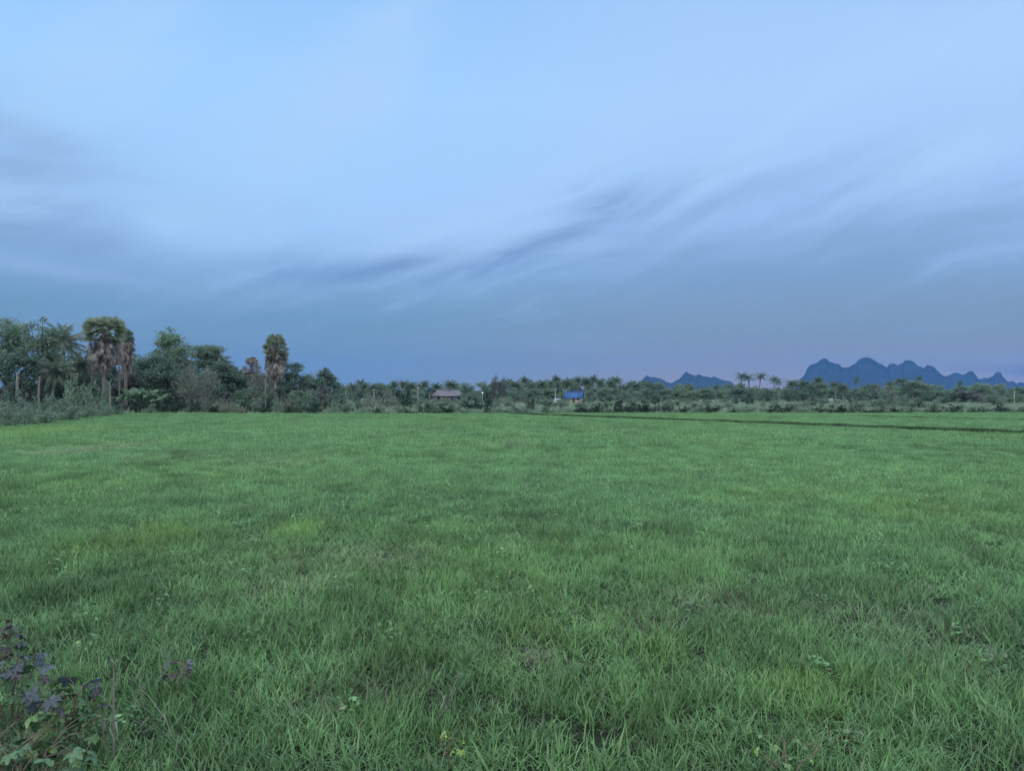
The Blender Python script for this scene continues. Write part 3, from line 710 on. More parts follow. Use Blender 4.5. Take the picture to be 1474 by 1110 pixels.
def palmyra(seed, H, cw, ch, sk_top, sk_bot, sk_w, flat=False):
    """fan palm: trunk, green crown (width cw, height ch) and a skirt of dead leaves between two heights"""
    rng = np.random.default_rng(seed); tr = MB(); cr = MB(); sk = MB(); fr = MB()
    zt = H - ch * (0.62 if flat else .5)
    n = 9; t_ = np.linspace(0, 1, n)
    tr.tube(np.stack([.12 * np.sin(t_ * 2), 0 * t_, -.3 + t_ * (zt + .3)], -1), np.interp(t_, [0, .06, .5, 1], [.34, .25, .2, .22]), 9)
    top = np.array([.12 * math.sin(2), 0, zt])
    rad = cw * 0.19
    for i in range(54):
        a = i * 2.399 + rng.normal(0, .15); s_ = i / 54
        e = (R(80) - s_ * R(125) if not flat else R(52) - s_ * R(80)) + rng.normal(0, .10)
        rr_ = cw / 2 - rad * .95
        zz = math.sin(e) * (ch * .55 if e > 0 else ch * .5)
        q = top + np.array([math.cos(a) * math.cos(e) * rr_ * 1.05, math.sin(a) * math.cos(e) * rr_ * 1.05, zz])
        cr.tube([top, (top + q) / 2 + np.array([0, 0, .1]), q], [.035, .03, .02], 3, False)
        dv = np.array([math.cos(a) * math.cos(e), math.sin(a) * math.cos(e), math.sin(e) * .8 + .05])
        fan(cr, rng, q, dv, rad * rng.uniform(.85, 1.1), 16, R(300))
    for i in range(250):
        a = rng.random() * 6.283; f = rng.random(); z0 = sk_bot + (sk_top - sk_bot) * (0.30 + 1.0 * f)
        wk = sk_w / 2 * (0.28 + .80 * math.sin(min(1, f * 1.1) * 2.3)) * rng.uniform(.25, 1.0)
        st = np.array([top[0], 0, z0]); q = st + np.array([math.cos(a) * wk * .8, math.sin(a) * wk * .8, -.25 - .3 * rng.random()])
        sk.tube([st, (st + q) / 2 + np.array([0, 0, .12]), q], [.035, .03, .02], 3, False)
        fan(sk, rng, q, (math.cos(a) * .3, math.sin(a) * .3, -1.0), (sk_top - sk_bot) * rng.uniform(.16, .30), 9, R(rng.uniform(35, 100)), .12, .2)
    for i in range(26):
        a = rng.random() * 6.283; q = top + np.array([math.cos(a) * .55 * rng.random(), math.sin(a) * .55 * rng.random(), -.3 - .75 * rng.random()])
        u = rng.normal(size=(10, 3)); u /= np.linalg.norm(u, axis=1)[:, None]
        fr.quads(leaf_quads(rng, q + u * .10, u, .2, .9))
        fr.tube([q + np.array([0, 0, .1]), q, q - np.array([0, 0, .1])], [.03, .11, .03], 6)
    return tr, cr, sk, fr

ORD = ['first', 'second', 'third', 'fourth', 'fifth', 'sixth', 'seventh', 'eighth', 'ninth', 'tenth', 'eleventh', 'twelfth', 'thirteenth', 'fourteenth', 'fifteenth', 'sixteenth', 'seventeenth', 'eighteenth', 'nineteenth', 'twentieth', 'twenty-first', 'twenty-second', 'twenty-third', 'twenty-fourth', 'twenty-fifth', 'twenty-sixth', 'twenty-seventh', 'twenty-eighth', 'twenty-ninth', 'thirtieth'] + ['%d%s' % (k, {1: 'st', 2: 'nd', 3: 'rd'}.get(k % 10, 'th')) for k in range(31, 70)]
LM = [(-400, 'the left picture edge'), (150, 'the big fan palm'), (398, 'the lone fan palm'), (601, 'the white pole'), (672, 'the tiled house'), (841, 'the blue-roofed hut'), (985, 'the small mountain top'), (1094, 'the three tall palms'), (1250, 'the highest mountain summit'), (1384, 'the lone slender palm')]
def place_labels(items, fmt):
    """items: (px, object, adjective); counts each one rightwards from a landmark so that every label is true of one thing only"""
    cnt = {}
    for px, o, adj in sorted(items, key=lambda q: q[0]):
        L = [n_ for p_, n_ in LM if p_ <= px][-1]; cnt[L] = cnt.get(L, 0) + 1
        o['label'] = fmt.format(adj=adj, ord=ORD[cnt[L] - 1], lm=L)

def tree(name, trs, px, d, label, cat, group=None, mats=('bark', 'leaf_mid'), rz=0.0, parts=('trunk', 'crown')):
    e = empty(name, (X(px, d), d, 0), rz); tag(e, label, cat, group)
    for pn, mb_, mt in zip(parts, trs, mats): obj(pn, mb_.mesh(pn, M[mt], pn == 'trunk'), e)
    return e

# ------------------------------------------------------------------ left wood: each tree its own
dF = 88.0
tr, cr, sk, fr = palmyra(1, Z(454, dF), 4.9, 3.0, Z(494, dF), Z(540, dF), 4.3, True)
tree('fan_palm', (tr, cr, sk, fr), 148, dF, 'tall fan palm with flat green crown over a thick skirt of brown dead leaves', 'palm', 'fan palms', ('palm_bark', 'fan_leaf', 'dead_leaf', 'dead_leaf'), 0.4, ('trunk', 'crown', 'dead_leaf_skirt', 'fruit_cluster'))
dG = 110.0
tr, cr, sk, fr = palmyra(2, Z(487, dG), 3.9, 3.4, Z(508, dG), Z(550, dG), 3.5)
tree('fan_palm', (tr, cr, sk, fr), 396, dG, 'lone fan palm with pinkish brown skirt rising above low trees, left of centre', 'palm', 'fan palms', ('palm_bark', 'fan_leaf', 'dead_leaf', 'dead_leaf'), 1.1, ('trunk', 'crown', 'dead_leaf_skirt', 'fruit_cluster'))
tr, cr, sk, fr = palmyra(3, Z(477, 101), 2.2, 2.0, Z(492, 101), Z(538, 101), 2.0)
tree('fan_palm', (tr, cr, sk, fr), 181, 101, 'ragged grey fan palm half hidden right behind the tallest one', 'palm', 'fan palms', ('palm_bark', 'leaf_grey', 'dead_leaf', 'dead_leaf'), 2.0, ('trunk', 'crown', 'dead_leaf_skirt', 'fruit_cluster'))
tr, cr, sk, fr = palmyra(4, Z(519, 118), 3.1, 2.8, Z(540, 118), Z(562, 118), 2.4)
tree('fan_palm', (tr, cr, sk, fr), 363, 118, 'short dusky brown fan palm left of the lone tall one', 'palm', 'fan palms', ('palm_bark', 'dead_leaf', 'dead_leaf', 'dead_leaf'), 2.6, ('trunk', 'crown', 'dead_leaf_skirt', 'fruit_cluster'))
for (px, top, d, L, lab, mt, sd_) in [
    (97, 464, 92, 3.6, 'grey-green coconut palm between the leftmost trees and the tall fan palm', 'palm_pale', 5),
    (72, 512, 84, 2.8, 'short pale coconut palm drooping beside bare trunks at far left', 'palm_pale', 6),
    (118, 505, 95, 2.8, 'low coconut palm tucked against the left side of the tall fan palm', 'palm_pale', 12),
    (338, 527, 130, 2.6, 'small dark palm between the layered tree and the short fan palm', 'palm_leaf', 9)]:
    tree('coconut_palm', coconut(sd_, Z(top, d), L * 1.1, 38, 26), px, d, lab, 'palm', 'coconut palms in the left wood', ('pale_bark', mt), rz=sd_)
for (px, top, w, d, sh, leaf, mt, lab, sd_, lowf) in [
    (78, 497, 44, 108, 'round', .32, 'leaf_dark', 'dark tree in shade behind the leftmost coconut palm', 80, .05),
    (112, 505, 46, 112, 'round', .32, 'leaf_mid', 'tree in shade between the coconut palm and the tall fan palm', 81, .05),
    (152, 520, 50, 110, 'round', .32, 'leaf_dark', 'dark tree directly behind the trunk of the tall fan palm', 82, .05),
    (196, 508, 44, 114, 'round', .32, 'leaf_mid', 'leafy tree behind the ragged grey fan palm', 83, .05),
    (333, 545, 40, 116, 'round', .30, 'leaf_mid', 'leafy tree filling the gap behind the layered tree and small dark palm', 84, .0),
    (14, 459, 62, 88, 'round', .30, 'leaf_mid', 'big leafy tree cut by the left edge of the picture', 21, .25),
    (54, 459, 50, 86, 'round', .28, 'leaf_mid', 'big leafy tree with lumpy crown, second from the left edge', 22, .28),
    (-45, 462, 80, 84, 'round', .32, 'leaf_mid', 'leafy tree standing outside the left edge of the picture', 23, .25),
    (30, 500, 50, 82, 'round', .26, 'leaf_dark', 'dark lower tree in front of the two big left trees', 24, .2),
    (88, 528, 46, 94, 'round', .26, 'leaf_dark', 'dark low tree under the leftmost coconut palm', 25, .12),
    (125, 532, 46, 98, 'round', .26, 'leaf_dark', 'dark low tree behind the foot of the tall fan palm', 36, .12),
    (246, 472, 50, 128, 'column', .36, 'leaf_pale', 'tall hazy pale tree rising above the wood right of the big fan palm', 26, .25),
    (262, 500, 46, 122, 'round', .34, 'leaf_mid', 'rounded tree on the right shoulder of the tall hazy tree', 27, .25),
    (224, 503, 46, 104, 'round', .30, 'leaf_dark', 'dark green tree left below the tall hazy tree', 28, .15),
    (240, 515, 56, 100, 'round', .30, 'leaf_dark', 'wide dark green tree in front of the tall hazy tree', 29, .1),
    (299, 498, 58, 116, 'layer', .30, 'leaf_mid', 'tree with flat layered branches spreading to the right', 30, .25),
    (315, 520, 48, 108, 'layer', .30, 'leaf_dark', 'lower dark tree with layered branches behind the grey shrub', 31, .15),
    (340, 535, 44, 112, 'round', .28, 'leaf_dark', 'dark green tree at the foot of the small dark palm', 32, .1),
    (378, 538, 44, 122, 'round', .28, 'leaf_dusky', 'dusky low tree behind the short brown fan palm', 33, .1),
    (422, 524, 40, 112, 'round', .28, 'leaf_dark', 'dark round tree directly right of the lone fan palm', 34, .15),
    (405, 545, 44, 116, 'round', .28, 'leaf_dark', 'low dark tree behind the trunk of the lone fan palm', 37, .1),
    (445, 540, 30, 124, 'round', .28, 'leaf_mid', 'small green tree between two dark round ones, right of the lone palm', 35, .1),
    (467, 530, 32, 118, 'round', .28, 'leaf_dark', 'dark ball-crowned tree at the right end of the left wood', 38, .25),
    (487, 550, 26, 120, 'round', .28, 'leaf_mid', 'last small green tree ending the left wood', 39, .05),
    (180, 535, 50, 108, 'round', .30, 'leaf_dusky', 'dusky low tree under the ragged grey fan palm', 40, .1),
    (205, 525, 40, 112, 'round', .30, 'leaf_dark', 'dark tree filling the gap right of the ragged fan palm', 41, .1),
    (270, 535, 50, 110, 'round', .30, 'leaf_dark', 'dark low tree behind the grey nearly bare shrub', 42, .05)]:
    tree('leafy_tree', broad(sd_, Z(top, d) * 1.05, w * 1.08 / F * d, sh, leaf, 1.0, 40, lowf), px, d, lab, 'tree', 'leafy trees in the left wood', ('bark', mt), rz=sd_)
und = []
for k, px_ in enumerate(range(-60, 500, 17)):
    rr_ = np.random.default_rng(k); d_ = float(rr_.uniform(92, 112)) if px_ > 60 else float(rr_.uniform(84, 96)); mt = ['leaf_dark', 'leaf_mid', 'leaf_dark', 'leaf_dusky'][k % 4]
    top_ = float(rr_.uniform(540, 562)) if px_ < 330 else float(rr_.uniform(552, 568))
    o_ = tree('leafy_shrub', broad(400 + k, Z(top_, d_), 36 / F * d_, 'round', .26, .8, 16, .0), px_, d_, None, 'shrub', 'shrubs filling the foot of the left wood', ('bark', mt), rz=k)
    und.append((px_, o_, {'leaf_dark': 'dark', 'leaf_mid': 'green', 'leaf_dusky': 'dusky'}[mt]))
place_labels(und, '{adj} tall shrub under the left wood, {ord} right of {lm}')
tree('bare_tree', twiggy(50, Z(522, 92), 4.9, .2, 1500), 284, 92, 'grey nearly bare twiggy tree in front of the left wood', 'tree', None, ('pale_bark', 'leaf_grey'))
tree('bare_tree', twiggy(51, Z(548, 84), 4.0, .2, 900), 28, 84, 'grey twiggy tree below the big leafy trees at far left', 'tree', None, ('pale_bark', 'leaf_grey'))
tree('bare_tree', twiggy(52, Z(538, 100), 3.2, .2, 1000), 372, 100, 'grey twiggy tree at the foot of the lone fan palm', 'tree', None, ('pale_bark', 'leaf_grey'))
# standing bare trunks and posts
for (px, t0, b0, d, w, lab) in [(131, 520, 552, 92, .09, 'pale straight stem left of the tall fan palm'), (56, 541, 566, 80, .10, 'pale stump-topped post at far left of the wood'), (24, 536, 575, 79, .15, 'pale bare trunk near the left edge'), (172, 528, 546, 92, .10, 'pale stem right of the tall fan palm'), (181, 525, 546, 94, .09, 'thin pale stem, farther right of the tall fan palm'), (382, 545, 578, 96, .09, 'pale thin stem left of the lone fan palm trunk'), (159, 550, 572, 84, .10, 'short pale stem at the right foot of the tall fan palm')]:
    rngl = np.random.default_rng(px); mb = MB(); h_ = Z(t0, d)
    mb.tube([(0, 0, -.2), (rngl.normal(0, .04), 0, h_ * .5), (rngl.normal(0, .10), .05, h_)], [w * 1.2, w, w * .8], 7)
    mb.tube([(0, 0, h_ * .8), (w * 2, .02, h_ * .88)], [w * .4, w * .25], 5)
    tag(obj('dead_tree', mb.mesh('dead_tree', M['palm_bark'], True), None, (X(px, d), d, 0)), lab, 'dead tree', 'bare trunks in the left wood')

# shared bush meshes
BM = {}
M['hedge'] = leaf_mat('hedge_leaves', (0.010, 0.027, 0.018), (0.026, 0.050, 0.033), (0.055, 0.09, 0.05))
for mt in ('hedge', 'leaf_dark', 'leaf_mid', 'leaf_pale', 'leaf_grey'):
    BM[mt] = [bush(100 + k, 1.0, 2.0, .12, .9, 12).mesh('bush', M[mt]) for k in range(4)]
def put_bush(px, top, w, d, mt, k, name='bush', cat='bush'):
    o = obj(name, BM[mt][k % 4], None, (X(px, d), d, -.03), k * 1.7, (w / F * d / 2, w / F * d / 2, max(.25, Z(top, d))))
    o['category'] = cat; return o
ADJ = {'hedge': 'blackish green', 'leaf_dark': 'dark', 'leaf_mid': 'green', 'leaf_pale': 'pale green', 'leaf_grey': 'greyish'}
br = random.Random(5)
items = []
# left weedy bank, from the left edge of the frame to the corner of the field
left_bushes = [(8, 588, 60, 45.5, 'leaf_mid'), (36, 590, 44, 47, 'leaf_pale'), (66, 590, 50, 50, 'leaf_mid'), (98, 588, 44, 55, 'leaf_mid'), (22, 578, 56, 50, 'leaf_grey'), (84, 576, 48, 58, 'leaf_mid'), (122, 586, 44, 62, 'leaf_pale'), (148, 587, 36, 68, 'leaf_mid'), (-40, 586, 70, 42, 'leaf_dark'), (168, 584, 30, 74, 'leaf_dark'), (52, 577, 40, 56, 'leaf_dark'), (5, 566, 50, 60, 'leaf_dark'), (34, 572, 34, 62, 'leaf_mid'), (62, 571, 40, 64, 'leaf_mid'), (116, 546, 46, 72, 'leaf_mid'), (140, 556, 34, 74, 'leaf_mid'), (100, 560, 30, 73, 'leaf_pale'), (10, 582, 50, 52, 'leaf_dark'), (40, 585, 46, 54, 'leaf_mid'), (75, 584, 42, 57, 'leaf_mid'), (102, 583, 40, 62, 'leaf_grey'), (128, 580, 40, 67, 'leaf_grey'), (150, 582, 34, 71, 'leaf_pale'), (14, 594, 34, 50, 'leaf_mid'), (-25, 575, 60, 52, 'leaf_mid'), (58, 592, 30, 53.5, 'leaf_dark'), (90, 590, 26, 57.5, 'leaf_grey'), (-60, 585, 60, 46, 'leaf_mid')]
for k, (px, top, w, d, mt) in enumerate(left_bushes):
    o = put_bush(px, top, w, d, mt, k); o['group'] = 'bushes on the left bank'; items.append((px, o, ADJ[mt]))
place_labels(items, '{adj} bush on the weedy left bank, {ord} right of {lm}')
# pale big-leaved plants (banana-like clump)
def banana(seed, H, n=9):
    rng = np.random.default_rng(seed); mb = MB(); st = MB()
    st.tube([(0, 0, -.1), (0, 0, H * .35), (0, 0, H * .5)], [.12, .1, .07], 7)
    for i in range(n):
        a = i * 2.399; e = R(rng.uniform(35, 80)); L = H * .62; q = np.array([0, 0, H * .42]); P_ = [q]; K = 7
        for k in range(K):
            q = q + np.array([math.cos(a) * math.cos(e), math.sin(a) * math.cos(e), math.sin(e)]) * L / K; P_.append(q); e -= .22
        P_ = np.array(P_); s_ = np.linspace(0, 1, K + 1); w = .24 * H / 2.5 * np.sin(np.clip(s_, .03, .97) * math.pi) ** .6
        sd2 = np.array([-math.sin(a), math.cos(a), 0]); A_ = P_ + sd2 * w[:, None] + [0, 0, .04]; B_ = P_ - sd2 * w[:, None] + [0, 0, .04]
        for k in range(K):
            mb.quads([P_[k], A_[k], A_[k + 1], P_[k + 1]]); mb.quads([P_[k], P_[k + 1], B_[k + 1], B_[k]])
    return st, mb
for i, (px, top, d, lab) in enumerate([(188, 551, 90, 'left'), (203, 549, 92, 'middle'), (218, 551, 91, 'right'), (176, 560, 88, 'small outermost left'), (232, 560, 90, 'small outermost right')]):
    tree('banana_plant', banana(60 + i, Z(top, d), 10), px, d, 'pale broad-leaved plant, %s one of a clump right of the big fan palm' % lab, 'plant', 'pale broad-leaved plants', ('leaf_grey', 'leaf_pale'), i, ('stem', 'leaves'))
# sloping dry reed clumps in front of the bare tree
def reeds(seed, H, n=160, tilt=0.8):
    rng = np.random.default_rng(seed); mb = MB(); rows = blades(rng, n, H * .5, H * .6, H * 1.15, .05, .35, 4)
    add_blades(mb, rows); return mb
for i, (px, top, d, lab) in enumerate([(310, 572, 85, 'greyish dry reed clump leaning beside the bare twiggy tree'), (328, 574, 84, 'lower grey reed clump just right of the leaning one'), (417, 569, 88, 'reddish brown reed clump right of the lone fan palm'), (345, 582, 83, 'flat straw coloured reed clump at the field edge left of the lone palm')]):
    o = obj('reed_clump', reeds(70 + i, Z(top, d), 260).mesh('reed_clump', M['straw']), None, (X(px, d), d, 0)); tag(o, lab, 'reeds', 'reed clumps')
# near hedge row along the far edge of the field
items = []; px = 168; k = 0
while px < 1500:
    e_d = float(far_edge(np.array(X(px, 82))))
    d = e_d + br.uniform(1.2, 6)
    w = br.uniform(20, 44); 
    if px < 520: top = br.uniform(572, 584)
    else: top = br.uniform(581, 589)
    mt = br.choice(['hedge', 'hedge', 'hedge', 'hedge', 'hedge', 'leaf_dark', 'leaf_mid', 'leaf_grey'])
    o = put_bush(px, top, w, d, mt, k); o['group'] = 'bushes along the far field edge'
    items.append((px, o, ADJ[mt])); k += 1
    px += w * br.uniform(.35, .8) if (px < 1000) else w * br.uniform(.45, 1.0)
for (px, top, w, d, mt) in [(515, 571, 18, 92, 'leaf_dark'), (558, 564, 46, 125, 'leaf_grey'), (582, 559, 26, 104, 'hedge'), (535, 572, 30, 118, 'leaf_grey'), (675, 577, 34, 98, 'hedge'), (690, 576, 24, 100, 'hedge'), (763, 573, 18, 97, 'hedge'), (704, 566, 16, 98, 'hedge'), (634, 585, 44, 84.5, 'hedge'), (808, 571, 9, 105, 'leaf_dark'), (858, 585, 20, 110, 'leaf_dark'), (895, 582, 26, 92, 'hedge'), (912, 582, 24, 92, 'hedge'), (928, 583, 22, 91, 'hedge'), (960, 584, 24, 91, 'hedge'), (1010, 583, 30, 90, 'hedge'), (1030, 584, 26, 90, 'hedge'), (1145, 583, 34, 91, 'hedge'), (1180, 586, 30, 91, 'hedge'), (1278, 560, 34, 120, 'leaf_grey'), (1268, 572, 22, 112, 'leaf_dark'), (1322, 574, 44, 115, 'leaf_dark'), (1236, 578, 44, 100, 'leaf_mid'), (1300, 570, 36, 130, 'leaf_mid'), (1342, 578, 30, 110, 'leaf_mid'), (1380, 583, 18, 100, 'leaf_dark')]:
    o = put_bush(px, top, w, d, mt, k); k += 1; o['group'] = 'bushes along the far field edge'; items.append((px, o, ADJ[mt]))
place_labels(items, '{adj} bush at the far field edge, {ord} right of {lm}')
# scattered scrub farther back
items = []
for i in range(150):
    d = br.uniform(115, 260); px = br.uniform(500, 1474); top = HY + CH * F / d - br.uniform(5, 10) * (1 + 30 / d); w = br.uniform(10, 26)
    mt = br.choice(['leaf_mid', 'leaf_pale', 'hedge', 'leaf_grey', 'leaf_dark', 'leaf_mid'])
    if 618 < px < 680 and d > 180 or 790 < px < 850 and d > 150: d = 140; top = 580
    o = put_bush(px, top, w, d, mt, i); o['group'] = 'scrub bushes on the open land'; items.append((px, o, ADJ[mt]))
for (px, top, w, d, mt) in [(640, 572, 20, 240, 'leaf_mid'), (655, 573, 16, 235, 'leaf_dark'), (668, 571, 22, 238, 'leaf_mid'), (628, 574, 12, 236, 'leaf_dark'), (840, 573, 14, 210, 'leaf_dark'), (812, 576, 12, 205, 'leaf_mid'), (848, 570, 18, 228, 'leaf_mid')]:
    o = put_bush(px, top, w, d, mt, px); o['group'] = 'scrub bushes on the open land'; items.append((px, o, ADJ[mt]))
place_labels(items, '{adj} scrub bush on the open land, {ord} right of {lm}')

# ------------------------------------------------------------------ far tree line
FT = {}
for mt in ('leaf_dark', 'leaf_mid', 'leaf_pale', 'leaf_dusky'):
    FT[mt] = []
    for k in range(4):
        t_, c_ = broad(200 + k * 7 + len(FT) * 3, 8.0, 8.0, ['round', 'layer', 'round', 'column'][k], .5, 1.0, 18, [.08, .2, .03, .12][k])
        FT[mt].append((t_.mesh('trunk', M['bark'], True), c_.mesh('crown', M[mt])))
CP = []; SP = []
for k in range(3):
    t_, c_ = coconut(320 + k, 10.0, 3.3, 17, 16, .19); SP.append((t_.mesh('trunk', M['palm_bark'], True), c_.mesh('crown', M['leaf_dark'])))
for k in range(5):
    t_, c_ = coconut(300 + k, 10.0, 3.5, 34, 16, .17); CP.append((t_.mesh('trunk', M['palm_bark'], True), c_.mesh('crown', M['palm_leaf'])))
def far_tree(px, top, w, d, mt, k, label=None, group='broad trees in the far tree line', name='leafy_tree'):
    H = Z(top, d); s_ = w / F * d / 8
    e = empty(name, (X(px, d), d, 0), k * 2.1, (s_, s_, H / 8)); a, b = FT[mt][k % 4]
    obj('trunk', a, e); obj('crown', b, e); tag(e, label, 'tree', group); return e
def far_palm(px, top, d, k, label=None, group='coconut palms in the far tree line', cs=1.0):
    H = Z(top, d); e = empty('coconut_palm', (X(px, d), d, 0), k * 1.3, (cs, cs, 1)); a, b = CP[k % 5] if label is None else SP[k % 3]
    # crown keeps its size; only the trunk is stretched to the height
    t_ = obj('trunk', a, e); t_.scale = (1, 1, H / 10.0 if H > 10 else H / 10.0)
    c_ = obj('crown', b, e); c_.scale = (1, 1, 1); c_.location = (0, 0, (H - 10.0) - (H / 10.0 - 1) * 0)
    t_.scale[2] = (7.95 + (H - 10.0)) / 7.95
    tag(e, label, 'palm', group); return e
items = []
palms = [(508, 552), (517, 549), (524, 549), (537, 552), (546, 552), (568, 549), (579, 550), (590, 549), (604, 551), (613, 548), (628, 552), (645, 550), (655, 551), (733, 545), (722, 549), (741, 549), (753, 545), (760, 547), (768, 549), (783, 547), (792, 548), (799, 543), (806, 546), (818, 545), (824, 545), (831, 543), (842, 546), (848, 545), (856, 540), (866, 545), (877, 547), (885, 545), (897, 551), (909, 549), (918, 550), (927, 549), (934, 552), (1014, 555), (1031, 554), (1142, 547), (1176, 543), (1203, 551), (1214, 550), (1250, 553), (1261, 552), (1280, 549), (1301, 546)]
for i, (px, top) in enumerate(palms):
    d = 260 + (i * 37) % 50; o = far_palm(px, top - (2.5, 0, 1.5, 4, .5)[(i * 3) % 5], d, i, cs=(1.0, 1.3, 1.15, .85)[(i * 7) % 4]); items.append((px, o, ['dark', 'ragged', 'feathery'][i % 3]))
place_labels(items, '{adj} coconut palm in the far tree line, {ord} right of {lm}')
for px, w_ in ((1066, 'left'), (1080, 'middle'), (1092, 'right')):
    far_palm(px, 535 if px != 1080 else 537, 320, px, '%s one of three tall palms standing clear against the sky by the small mountain' % w_, cs=1.4)
far_palm(1114, 540, 300, 3, 'tall ragged palm just right of the three clear standing palms', cs=1.0); far_palm(1121, 543, 310, 1, 'ragged palm touching its taller neighbour, left of the mountain range', cs=.9)
far_palm(1234, 540, 300, 2, 'thin brownish palm before the highest mountain summit', cs=.75)
far_palm(1324, 539, 290, 4, 'palm poking above the trees below the third mountain peak', cs=.8)
far_palm(1381, 545, 300, 0, 'lone slender palm seen against the blue range at right', cs=.62)
items = []
named = [(673, 549, 30, 250, 'leaf_mid', 0), (698, 546, 14, 240, 'leaf_dark', 3), (712, 541, 14, 245, 'leaf_dusky', 3), (723, 543, 14, 247, 'leaf_dusky', 3), (1156, 543, 42, 240, 'leaf_dark', 0), (1135, 553, 24, 250, 'leaf_mid', 2), (1180, 550, 30, 245, 'leaf_mid', 1), (1068, 556, 46, 230, 'leaf_dark', 2), (1104, 556, 30, 232, 'leaf_dark', 0), (1316, 548, 48, 230, 'leaf_mid', 1), (1283, 553, 34, 225, 'leaf_pale', 0), (1230, 562, 26, 235, 'leaf_dark', 0), (1412, 551, 40, 250, 'leaf_mid', 1), (1436, 552, 24, 255, 'leaf_mid', 0), (1400, 562, 60, 220, 'leaf_dusky', 2), (1370, 561, 46, 225, 'leaf_dark', 2), (1460, 563, 40, 215, 'leaf_mid', 2), (1300, 556, 40, 240, 'leaf_dark', 0), (1340, 559, 40, 232, 'leaf_mid', 0), (1440, 568, 40, 190, 'leaf_pale', 2), (870, 556, 34, 235, 'leaf_mid', 0), (905, 557, 34, 238, 'leaf_mid', 2), (935, 556, 32, 242, 'leaf_dark', 0), (965, 558, 34, 240, 'leaf_mid', 0), (990, 556, 34, 245, 'leaf_pale', 2), (1015, 559, 30, 240, 'leaf_mid', 1), (1040, 557, 30, 250, 'leaf_mid', 0), (850, 560, 20, 230, 'leaf_dark', 0), (598, 560, 30, 240, 'leaf_mid', 0), (740, 556, 28, 250, 'leaf_mid', 2), (765, 558, 28, 250, 'leaf_mid', 0), (790, 560, 28, 255, 'leaf_pale', 1)]
for i, (px, top, w, d, mt, k) in enumerate(named):
    o = far_tree(px, top, w, d, mt, k + 4 * 0); o.rotation_euler[2] = i * 1.3; items.append((px, o, {'leaf_mid': 'green', 'leaf_dark': 'dark', 'leaf_pale': 'pale', 'leaf_dusky': 'dusky'}[mt]))
px = 492
i = 0
while px < 1500:
    w = br.uniform(18, 32); d = br.uniform(270, 330); top = br.uniform(550, 562) - (3 if 690 < px < 960 else 0)
    mt = br.choice(['leaf_mid', 'leaf_dark', 'leaf_mid', 'leaf_pale', 'leaf_dark'])
    o = far_tree(px, top, w, d, mt, i); items.append((px, o, {'leaf_mid': 'green', 'leaf_dark': 'dark', 'leaf_pale': 'pale'}[mt])); px += w * .42; i += 1
place_labels(items, '{adj} broad tree in the far tree line, {ord} right of {lm}')
# the wood closing the view behind them reads as one mass
rngw = np.random.default_rng(99); mb = MB()
for i in range(420):
    d = rngw.uniform(420, 640); x_ = rngw.uniform(-.95, .95) * d; h_ = rngw.uniform(4.5, 8.0)
    p, nr = clump(rngw, np.array([x_, d, h_ * .5]), rngw.uniform(5, 9), 150, .6); p[:, 2] = np.abs(p[:, 2]); mb.quads(leaf_quads(rngw, p, nr, 1.3, .7))
tag(obj('distant_wood', mb.mesh('distant_wood', M['leaf_dark'])), 'continuous dark wood closing the view behind the tree line', kind='stuff')

# ------------------------------------------------------------------ buildings and poles
def win(par, x, y, z, w=.9, h=1.0):
    mb = MB(); mb.box(x - w / 2 - .08, x + w / 2 + .08, y - .05, y - .003, z - .08, z + h + .08); f = obj('window', mb.mesh('window', M['wood']), par)
    mb = MB(); mb.box(x - w / 2, x + w / 2, y - .06, y - .053, z, z + h); obj('pane', mb.mesh('pane', M['glass']), f)
def door(par, x, y, w=.95, h=2.0, mt='wood'):
    mb = MB(); mb.box(x - w / 2, x + w / 2, y - .05, y - .003, .05, h); d_ = obj('door', mb.mesh('door', M[mt]), par)
    mb = MB(); mb.box(x + w * .3, x + w * .3 + .1, y - .08, y - .053, 1.0, 1.06); obj('handle', mb.mesh('handle', M['metal']), d_)
# house with a hipped tile roof
dH = 265.0; e = empty('house', (X(647, dH), dH, 0)); tag(e, 'low house with wide dull red hipped tile roof among trees', 'house')
hw = 5.6; eave = Z(570, dH); rid = Z(561.3, dH)
mb = MB(); mb.box(-hw + .3, hw - .2, -3.2, 3.2, -.2, eave - .02); obj('wall', mb.mesh('wall', M['pink_wall']), e)
mb = MB()
A = [(-hw - .3, -4.1, eave), (hw + .9, -4.1, eave), (hw + .9, 4.1, eave), (-hw - .3, 4.1, eave)]; r1 = (-hw + 1.6, 0, rid); r2 = (hw - 3.0, 0, rid)
mb.quads([A[0], A[1], r2, r1]); mb.quads([A[2], A[3], r1, r2]); mb.tris([A[1], A[2], r2]); mb.tris([A[3], A[0], r1]); mb.quads([A[3], A[2], A[1], A[0]])
mb.box(-hw - .3, hw + .9, -4.13, -4.1, eave - .15, eave - .003)
rf = obj('roof', mb.mesh('roof', M['tile_roof']), e)
mb = MB(); mb.tube([(r1[0], 0, rid + .04), (r2[0], 0, rid + .04)], [.13, .13], 6); obj('ridge_cap', mb.mesh('ridge_cap', M['tile_roof']), rf)
for x_ in (-3.6, 1.2, 3.4): win(e, x_, -3.2, .95)
door(e, -1.2, -3.2)
# entrance porch at the left end
mb = MB(); mb.box(-hw - .9, -hw + 1.9, -4.9, -3.9, Z(566.5, dH), Z(566.5, dH) + .14); 
pr = obj('porch_roof', mb.mesh('porch_roof', M['tile_roof']), e)
for x_ in (-hw - .7, -hw + 1.7):
    mb = MB(); mb.box(x_ - .1, x_ + .1, -4.8, -4.6, -.1, Z(566.5, dH) - .003); obj('porch_post', mb.mesh('porch_post', M['pink_wall']), e)
